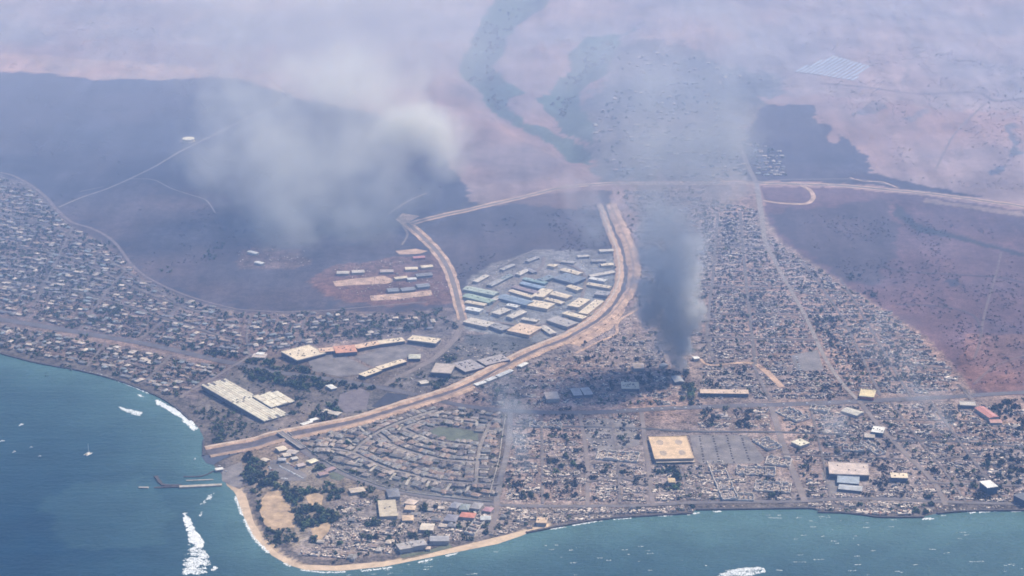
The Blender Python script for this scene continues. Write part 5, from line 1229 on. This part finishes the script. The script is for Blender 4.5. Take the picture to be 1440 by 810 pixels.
slab('wharf_remnant', [(217,685),(251,684)], 5, -3, 1.6, M['darkstone'], 'dark collapsed outer end of the wharf', 'wharf', .25)
slab('wharf_remnant', [(195,685),(209,685)], 5, -3, 2.0, M['concrete'], 'detached broken wharf piece out in the water', 'wharf', .2)
slab('breakwater', [(219,669),(224,676),(231,681.5),(255,682)], 7, -3, 2.2, M['darkstone'], 'dark bent rock breakwater beside the wharf', 'breakwater', .25)
slab('jetty', [(258,670),(284,669),(300,662)], 3.5, -2, 1.2, M['darkstone'], 'thin dark jetty nearest the channel mouth', 'jetty', .1)
slab('jetty', [(262,675.5),(300,674)], 3.5, -2, 1.2, M['concrete'], 'thin pale jetty between breakwater and wharf', 'jetty', .1)
slab('sea_wall', [(979,715.5),(1050,714.5),(1130,713.5),(1147,714.5)], 5, -2, 2.6, M['darkstone'], 'dark straight sea wall along the waterfront street', 'sea wall', .08)
slab('sea_wall', [(1150,719),(1185,720),(1215,723),(1240,726),(1300,726)], 5, -2, 2.4, M['darkstone'], 'dark stepped sea wall below the ruined shops', 'sea wall', .15)
slab('sea_wall', [(1318,721),(1360,717.5),(1440,716.5),(1560,717)], 5, -2, 2.6, M['darkstone'], 'dark sea wall at the east end of the sea front', 'sea wall', .1)
slab('sea_wall', [(740,748),(800,736.5),(840,730),(880,726),(930,723),(974,720.5)], 5, -2, 2.4, M['darkstone'], 'rocky sea wall under the burnt sea front houses', 'sea wall', .25)
slab('sea_wall', [(287,617),(286,640)], 5, -2, 2.2, M['darkstone'], 'short rock wall at the channel mouth', 'sea wall', .2)
slab('sea_wall', [(0,496),(50,509),(110,520),(165,534),(215,553),(246,571),(268,590)], 5, -2, 2.0, M['darkstone'], 'dark rocky edge along the western shore', 'sea wall', .3)
patch('water_channel', [(282,641),(300,640),(340,631),(372,622),(374,625),(345,635),(315,645),(300,654),(290,652)], surf_mat('channel_water', (0.07,0.075,0.095), rough=0.35), 'grey water in the mouth of the flood channel', 'water', 0.9)

def hull(L, W, H, name='hull'):
    m = MB(); n = 9; V = []
    for i in range(n):
        t = i/(n-1); x = (t-.5)*L; w = W/2*(1-max(0, (t-.45)/.55)**2.2)*(0.8+.2*min(1, t*4))+.02; z = H*(.85+.3*t*t)
        V += [(x, -w, z), (x, -w*.6, -.4), (x, w*.6, -.4), (x, w, z)]
    F = []
    for i in range(n-1):
        for k in range(3): F.append((4*i+k, 4*i+k+1, 4*i+5+k, 4*i+4+k))
        F.append((4*i+3, 4*i, 4*i+4, 4*i+7))
    F += [(0, 3, 2, 1)]
    m.add(V, F); return m.mesh(name, M['obj'])
def boat(px, py, L, rz, label, mast=False, cat_=False):
    x, y = map(float, at_height(px, py, 0)); o = empty('catamaran' if cat_ else 'motor_boat', (x, y, 0), rz); tag(o, label, 'boat')
    if cat_:
        for s in (-1, 1):
            h = link('hull', hull(L, L*.16, 1.6), o, (0.8,0.78,0.74)); h.location = (0, s*L*.2, 0)
        m = MB(); m.box(-L*.06, 0, 1.5, L*.6, L*.42, .5); link('deck', m.mesh('deck', M['obj']), o, (0.75,0.6,0.42))
        m = MB(); m.box(-L*.08, 0, 2.0, L*.3, L*.3, 1.4); link('cabin', m.mesh('cabin', M['obj']), o, (0.8,0.74,0.64))
        m = MB(); m.box(L*.1, 0, 1.8, .45, .45, L*1.25); link('mast', m.mesh('mast', M['obj']), o, (0.7,0.7,0.7))
        m = MB(); m.box(-L*.1, 0, 4.4, L*.42, .3, .3); link('boom', m.mesh('boom', M['obj']), o, (0.6,0.58,0.55))
    else:
        link('hull', hull(L, L*.3, 1.4), o, (0.8,0.79,0.77)); m = MB(); m.box(-L*.06, 0, 1.2, L*.34, L*.2, 1.5); cb = link('cabin', m.mesh('cabin', M['obj']), o, (0.7,0.7,0.7))
        m = MB(); m.box(-L*.02, 0, 2.7, L*.24, L*.16, .4); link('cabin_top', m.mesh('cabin_top', M['obj']), cb, (0.82,0.8,0.78))
boat(124,639, 17, 1.0, 'white catamaran with tall mast moored off the wharf', cat_=True)
boat(30,598, 12, .9, 'white cabin boat moored farthest along the western shore')
boat(3,621, 11, .5, 'white boat moored between the western cabin boat and the small boats')
boat(20,636, 8, .8, 'small white boat, first of three small ones beside the catamaran')
boat(44,629.5, 6, .2, 'tiny white boat, middle of three small ones beside the catamaran')
boat(56,642, 7, .3, 'small pale boat, third of the three beside the catamaran')
boat(274,646, 6, 1.2, 'tiny white boat at the channel mouth')

def foam(name, poly, label, density=1.0, size=(.5, 1.5), h=.5, feather=14, seed=1, cell_=1.7):
    w = [tuple(map(float, at_height(p[0], p[1], 0))) for p in poly]; xs = [p[0] for p in w]; ys = [p[1] for p in w]
    g = np.stack(np.meshgrid(np.arange(min(xs), max(xs), cell_), np.arange(min(ys), max(ys), cell_)), -1).reshape(-1, 2)
    g = g+rng.uniform(-1, 1, g.shape)*cell_*.5
    k = in_poly(g[:, 0], g[:, 1], w); g = g[k]
    d = seg_dist(g[:, 0], g[:, 1], w+[w[0]]); nz = .5*fbm(g[:, 0], g[:, 1], 22, seed, 3)+.5*fbm(g[:, 0]*.6, g[:, 1], 7, seed+40, 3)
    keep = (nz-.5)*2.6+np.clip(d/feather, 0, 1) > 1.12-density*.5+rng.uniform(-.25, .25, len(g))
    g = g[keep]; nz = nz[keep]; n = len(g)
    s = rng.uniform(size[0], size[1], n)[:, None]; a = rng.uniform(0, 6.28, n)
    u = np.c_[np.cos(a), np.sin(a)]; v = np.c_[-u[:, 1], u[:, 0]]; z = .12+h*nz*rng.uniform(.3, 1, n)
    low = np.concatenate([np.c_[g-u*s-v*s*.7, np.full(n, .03)], np.c_[g+u*s-v*s*.6, np.full(n, .03)], np.c_[g+u*s*.8+v*s*.8, np.full(n, .03)], np.c_[g-u*s+v*s*.7, np.full(n, .03)]])
    V = np.concatenate([low, np.c_[g, z+.1]]); i = np.arange(n)
    F = np.concatenate([np.c_[i, i+n, i+4*n], np.c_[i+n, i+2*n, i+4*n], np.c_[i+2*n, i+3*n, i+4*n], np.c_[i+3*n, i, i+4*n]])
    o = link(name, mesh_np(name, V, F, M['foam'])); tag(o, label, 'wave', kind='stuff'); return o
foam('breaking_wave', [(217,563),(222,562),(238,570),(252,577),(262,585),(272,594),(279,603),(272,606),(262,598),(250,586),(234,576),(220,569)], 'thick white breaking wave close to the western shore', 1.65, h=1.6, feather=6, size=(.7, 1.7))
foam('breaking_wave', [(187,551),(200,554),(208,558),(202,560),(190,556)], 'short white wave off the western shore', 1.2, h=1, feather=6)
foam('breaking_wave', [(165,571),(185,575),(201,580),(199,586),(186,584),(172,578)], 'small white wave farther out from the western shore', 1.2, h=1, feather=6)
foam('breaking_wave', [(256,722),(262,719),(270,733),(278,748),(287,762),(286,772),(276,770),(266,762),(260,742)], 'white wave crest breaking beyond the wharf', 1.6, h=2, feather=6, size=(.7, 1.7))
foam('foam_trail', [(264,764),(286,766),(296,775),(302,790),(296,806),(275,812),(248,812),(254,788)], 'fading foam spread behind the breaking crest', .62, h=.5, feather=14, seed=5)
foam('breaking_wave', [(294,802),(300,795),(309,798),(303,804)], 'small white wave tip inside the foam', 1.2, h=1, feather=5)
foam('foam_trail', [(279,706),(290,695),(301,693),(302,702),(292,713),(282,713)], 'pale foam patch below the wharf', .7, h=.5, feather=12, seed=9)
foam('foam_trail', [(275,718),(290,714),(288,728),(274,732)], 'faint foam patch beyond the wave crest', .42, h=.3, feather=14, seed=12)
foam('breaking_wave', [(1010,805),(1035,797),(1070,795),(1080,799),(1085,806),(1060,813),(1000,813)], 'broad white breaking wave off the downtown sea wall', .22, h=1, feather=10, seed=4)
def shore(pts, width, label, density, seed):
    line = smooth_line([tuple(map(float, at_height(p[0], p[1], 0))) for p in pts], 5.0); t = np.gradient(line, axis=0); t /= np.linalg.norm(t, axis=1)[:, None]; n = np.c_[t[:, 1], -t[:, 0]]
    G = []
    for q in np.arange(0, width, .9):
        G.append(line+n*q+rng.uniform(-2.2, 2.2, line.shape)); G.append(line+n*q+t*2.5+rng.uniform(-2.2, 2.2, line.shape))
    g = np.concatenate(G); nz = fbm(g[:, 0], g[:, 1], 26, seed, 3); g = g[nz > 1-density]; k = len(g)
    s = rng.uniform(.7, 2.0, k)[:, None]; a = rng.uniform(0, 6.28, k); u = np.c_[np.cos(a), np.sin(a)]; v = np.c_[-u[:, 1], u[:, 0]]
    z0 = np.maximum(ground(g[:, 0], g[:, 1]), 0)+.08
    V = np.concatenate([np.c_[g-u*s-v*s*.6, z0], np.c_[g+u*s-v*s*.5, z0], np.c_[g+v*s, z0], np.c_[g, z0+.35]]); i = np.arange(k)
    F = np.concatenate([np.c_[i, i+k, i+3*k], np.c_[i+k, i+2*k, i+3*k], np.c_[i+2*k, i, i+3*k]])
    tag(link('shore_foam', mesh_np('shore_foam', V, F, M['foam'])), label, 'surf', kind='stuff')
shore([(80,515),(130,524),(170,536),(210,552)], 5, 'thin white surf line on the western shore', .62, 2)
shore([(331,695),(343,725),(358,755),(378,776)], 4, 'white surf line along the point beach', .66, 3)
shore([(384,781),(405,794),(430,802),(480,804),(560,796),(640,778)], 3, 'white surf line round the tip of the point', .55, 6)
shore([(760,746),(800,739),(840,732),(880,728),(975,722),(1050,716),(1140,716)], 4, 'broken surf under the town sea wall', .45, 7)
shore([(1230,729),(1300,729),(1330,723),(1380,719),(1440,718)], 5, 'pale surf below the eastern sea wall', .48, 8)
def whitecaps():
    x0 = rng.uniform(-300, 1050, 5200); y0 = rng.uniform(3000, 3720, 5200); yc = np.interp(x0, ccx, ccy)
    k = (y0 < yc-12) & (fbm(x0, y0, 150, 77, 3) > .47) & (rng.random(5200) < .30+.45*(yc-y0 < 160)); x0, y0 = x0[k], y0[k]; V = []; F = []; n = 0
    for x, y in zip(x0[:230], y0[:230]):
        L = rng.uniform(2, 14)*(1 if rng.random() < .75 else 2); a = rng.normal(.06, .12)
        m = max(1, int(L/2.2))
        for i in range(m):
            px_ = x+math.cos(a)*(i*2.2)+rng.uniform(-.5, .5); py_ = y+math.sin(a)*(i*2.2)+rng.uniform(-.8, .8); s = rng.uniform(.35, 1.0)
            V += [(px_-s*1.4, py_-s, .05), (px_+s*1.4, py_-s, .05), (px_, py_+s*1.6, .05), (px_, py_, .35)]; F += [(n, n+1, n+3), (n+1, n+2, n+3), (n+2, n, n+3)]; n += 4
    tag(link('whitecaps', mesh_np('whitecaps', V, np.array(F), M['foam'])), 'scattered small whitecaps on the shallow water', 'waves', kind='stuff')
whitecaps()

# ------------------------------------------------------------------ smoke and haze
def smoke(name, blobs, color, dens, nscale, label, amp=0.9, thresh=0.0, step=0.35, aniso=0.0, stretch=(1, 1, 1), billow=0, fade=(0, 1, 1), edge=(.08, .4), low_color=None):
    """blobs: (x, y, z, rx, ry, rz, weight); one closed box holds them, density falls to nothing inside it"""
    B = np.array(blobs); pad = 1.35 if billow else 1.02; lo = (B[:, :3]-B[:, 3:6]*pad).min(0); hi = (B[:, :3]+B[:, 3:6]*pad).max(0)
    c = (lo+hi)/2; m = MB(); sz = hi-lo; m.box(0, 0, -sz[2]/2, sz[0], sz[1], sz[2])
    mat = bpy.data.materials.new(name); mat.use_nodes = True; nt = mat.node_tree
    for n in list(nt.nodes):
        if n.type == 'BSDF_PRINCIPLED': nt.nodes.remove(n)
    out = next(n for n in nt.nodes if n.type == 'OUTPUT_MATERIAL'); pos = world_pos(nt)
    tot = mx_ = None
    for b in blobs:
        s = N(nt, 'ShaderNodeVectorMath', operation='SUBTRACT'); nt.links.new(pos, s.inputs[0]); s.inputs[1].default_value = b[:3]
        d = N(nt, 'ShaderNodeVectorMath', operation='DIVIDE'); nt.links.new(s.outputs[0], d.inputs[0]); d.inputs[1].default_value = b[3:6]
        l = N(nt, 'ShaderNodeVectorMath', operation='LENGTH'); nt.links.new(d.outputs[0], l.inputs[0])
        r = N(nt, 'ShaderNodeMapRange', interpolation_type='SMOOTHSTEP'); nt.links.new(l.outputs['Value'], r.inputs[0])
        r.inputs[1].default_value = 1.0; r.inputs[2].default_value = 0.15; r.inputs[3].default_value = 0.0; r.inputs[4].default_value = b[6]
        tot = r.outputs[0] if tot is None else mth(nt, 'ADD', tot, r.outputs[0])
        l1 = mth(nt, 'SUBTRACT', 1.0, l.outputs['Value']); li = mth(nt, 'MINIMUM', mth(nt, 'MULTIPLY', l1, b[6]), mth(nt, 'MULTIPLY', l1, 2.5)); mx_ = li if mx_ is None else mth(nt, 'MAXIMUM', mx_, li)
    sc = N(nt, 'ShaderNodeVectorMath', operation='MULTIPLY'); nt.links.new(pos, sc.inputs[0]); sc.inputs[1].default_value = stretch
    nz = noise(nt, sc.outputs[0], nscale, 4, 0.57)
    e = ramp(nt, nz, 0.36, 0.64, 1.0-amp, 1.0+amp*.5)
    if billow:
        tot = ramp(nt, mth(nt, 'ADD', mx_, mth(nt, 'MULTIPLY', mth(nt, 'SUBTRACT', nz, 0.5), billow)), edge[0], edge[1], 0.0, 1.0)
        sep = N(nt, 'ShaderNodeSeparateXYZ'); nt.links.new(pos, sep.inputs[0]); e = ramp(nt, sep.outputs[2], fade[0], fade[1], 1.0, fade[2]); thresh = 0.0
    f = mth(nt, 'MULTIPLY', mth(nt, 'MAXIMUM', mth(nt, 'SUBTRACT', mth(nt, 'MULTIPLY', tot, e), thresh), 0.0), dens)
    v = N(nt, 'ShaderNodeVolumePrincipled'); v.inputs['Color'].default_value = (*color, 1); v.inputs['Anisotropy'].default_value = aniso
    if low_color:  # smoke colour grows darker towards the base of the column
        sep2 = N(nt, 'ShaderNodeSeparateXYZ'); nt.links.new(pos, sep2.inputs[0]); mxc = N(nt, 'ShaderNodeMix', data_type='RGBA')
        nt.links.new(ramp(nt, sep2.outputs[2], 70, 290, 0.0, 1.0), mxc.inputs[0]); mxc.inputs[6].default_value = (*low_color, 1); mxc.inputs[7].default_value = (*color, 1); nt.links.new(mxc.outputs[2], v.inputs['Color'])
    nt.links.new(f, v.inputs['Density']); nt.links.new(v.outputs[0], out.inputs['Volume'])
    try: mat.cycles.volume_step_rate = step
    except Exception: pass
    o = link(name, m.mesh(name, mat)); o.location = c; tag(o, label, 'smoke', kind='stuff'); return o
def above(bx, by, px, py, back=0.0):
    """point over the ground spot seen at (bx,by) that appears at (px,py)"""
    gx_, gy_ = P1(bx, by); gy_ += back
    v = (405-py)/FPX; u = (px-720)/FPX; t = gy_/(cp+v*sp)
    return (u*t, gy_, CAM_H+(-sp+v*cp)*t)
col_blobs = []
for (px, py, r) in [(956,516,13),(950,502,17),(958,486,21),(946,470,24),(962,456,25),(930,450,20),(950,436,30),(922,428,28),(970,428,20),(938,404,34),(964,398,28),(908,404,24),(948,374,34),(922,364,30),(955,340,32),(935,318,34)]:
    x, y, z = above(952, 522, px, py, (522-py)*.2+rnd.uniform(-15, 15)); col_blobs.append((x, y, z, r*2.1, r*2.1, r*2.0, 1.0))
smoke('smoke_column', col_blobs, (0.92,0.92,0.92), 0.042, 0.018, 'dense grey billowing smoke column rising from a burning lot', .9, 0, .4, billow=2.7, fade=(120, 430, .08), edge=(.20, .42), low_color=(0.48, 0.50, 0.53))
up = []
for (px, py, rx, rz, w) in [(935,470,60,60,.5),(940,360,80,80,.8),(952,322,90,80,.8),(938,285,110,90,.8),(968,250,120,90,.8),(935,215,130,90,.7),(1000,200,120,70,.8),(975,150,140,80,.4),(880,250,120,100,.35)]:
    x, y, z = above(952, 522, px, py, (522-py)*.35); up.append((x, y, z, rx*1.3, rx*1.3, rz*1.3, w))
smoke('smoke_plume', up, (0.60,0.62,0.66), 0.0105, 0.009, 'thin grey smoke plume spreading upward from the dense column', 1.0, 0, .8, billow=2.2, edge=(.05, 1.0))
wb_ = []
for (px, py, rx, rz, w) in [(606,190,96,76,4.6),(575,178,100,80,3.6),(622,222,80,50,1.6),(545,200,120,80,1.3),(480,215,190,130,1.0),(400,225,210,170,.8),(450,290,210,110,.9),(340,215,150,150,.55),(500,120,190,120,.9),(400,140,190,120,.5),(520,260,140,90,.8)]:
    x, y, z = above(470, 330, px, py, 60+(330-py)*1.2); wb_.append((x, y, z, rx*1.25, rx*1.4, rz*1.2, w))
smoke('smoke_cloud', wb_, (0.99,0.965,0.88), 0.0135, 0.0075, 'broad pale smoke cloud drifting over the burnt slope', .9, .16, .6, billow=2.8, edge=(.0, 2.6))
kb = []
for (px, py, rx, rz, w) in [(604,188,74,58,1.0),(575,172,66,54,1.0),(618,208,54,40,1.0),(552,192,60,44,.9),(590,155,50,40,.9)]:
    x, y, z = above(470, 330, px, py, 40+(330-py)*1.2); kb.append((x, y, z, rx*1.35, rx*1.35, rz*1.35, w))
smoke('smoke_head', kb, (0.995,0.975,0.90), 0.016, 0.0125, 'bright cream billowing head at the right end of the pale smoke cloud', .9, 0, .5, billow=2.4, edge=(.1, .9))
hb = []
for (px, py, rx, rz, w) in [(480,60,420,150,.9),(330,70,320,120,.5),(640,70,300,120,.5),(450,-10,520,160,.9),(60,30,420,120,.22),(860,60,420,130,.12)]:
    x, y, z = above(470, 215, px, py, 100); hb.append((x, y, z, rx*1.2, 260, rz*1.2, w))
smoke('smoke_veil', hb, (0.98,0.93,0.87), 0.0046, 0.004, 'thin white smoke veil over the upper slope', .8, .06, .9, billow=1.6, edge=(.0, 1.3))
for i, (bx, by, pts, d, lab) in enumerate([(732,665,[(732,650,28,34,1.4),(730,615,38,40,1.2),(725,585,50,44,.8),(715,550,70,50,.5)],.009,'faint smoke wisp rising in the block beside the crescent'),
   (840,350,[(838,335,50,40,1.0),(825,305,70,50,.8),(820,270,80,50,.5)],.005,'faint smoke wisp above the channel head'),
   (1330,610,[(1325,590,46,34,1.0),(1300,560,70,40,.7),(1270,520,90,60,.5),(1235,470,110,70,.4)],.005,'faint smoke drift over the eastern burnt blocks'),
   (1180,615,[(1178,600,40,30,1),(1172,585,50,34,.7)],.006,'low smoke wisp behind the downtown street')]):
    bl = []
    for (px, py, rx, rz, w) in pts:
        x, y, z = above(bx, by, px, py, (by-py)*.2); bl.append((x, y, z, rx*1.2, rx*1.2, rz*1.2, w))
    smoke('smoke_wisp', bl, (0.75,0.78,0.82), d, 0.02, lab, .9, .1, .8)

def smoke_haze_bank(c, r, dens, label, color=(0.92, 0.88, 0.90)):  # even volumes added so the haze thickens faster with distance
    n, k = 40, 20; V = []; F = []
    for i in range(k+1):
        a = math.pi*i/k-math.pi/2
        for j in range(n): V.append((r[0]*math.cos(a)*math.cos(6.28318*j/n), r[1]*math.cos(a)*math.sin(6.28318*j/n), r[2]*math.sin(a)))
    for i in range(k):
        for j in range(n): F.append((i*n+j, i*n+(j+1) % n, (i+1)*n+(j+1) % n, (i+1)*n+j))
    mat = bpy.data.materials.new('thin_smoke_haze'); mat.use_nodes = True; nt = mat.node_tree
    nt.nodes.remove(nt.nodes['Principled BSDF'])
    v = N(nt, 'ShaderNodeVolumePrincipled'); v.inputs['Color'].default_value = (*color, 1); v.inputs['Density'].default_value = dens
    nt.links.new(v.outputs[0], next(q for q in nt.nodes if q.type == 'OUTPUT_MATERIAL').inputs['Volume'])
    o = link('smoke_haze_bank', mesh_np('smoke_haze_bank', np.array(V), np.array(F), mat)); o.location = c; tag(o, label, 'smoke', kind='stuff')
smoke_haze_bank((-300, 7200, 420), (3600, 2300, 620), 7.5e-5, 'wide thin smoke bank added to thicken far haze over the upper slopes')
smoke_haze_bank((-500, 7000, 350), (2400, 1500, 480), 7.0e-5, 'denser inner smoke bank added to thicken haze over the burnt slopes')
smoke_haze_bank((-50, 5750, 220), (3200, 1500, 440), 1.5e-4, 'low blue grey haze layer added over the inland town', (0.60, 0.73, 1.0))

hm = MB(); hm.box(0, 4500, -12, 33000, 27500, 1800)
hz = bpy.data.materials.new('haze'); hz.use_nodes = True; nt = hz.node_tree
for n in list(nt.nodes):
    if n.type == 'BSDF_PRINCIPLED': nt.nodes.remove(n)
v = N(nt, 'ShaderNodeVolumePrincipled'); v.inputs['Color'].default_value = (0.31, 0.53, 1.0, 1); v.inputs['Density'].default_value = 5.2e-5; v.inputs['Anisotropy'].default_value = 0.0
nt.links.new(v.outputs[0], next(n for n in nt.nodes if n.type == 'OUTPUT_MATERIAL').inputs['Volume'])
haze = link('haze', hm.mesh('haze', hz)); tag(haze, 'even blue summer haze filling the air over the coast', 'haze', kind='stuff')
print('COUNTS', {k: len(v) for k, v in cands.items()})
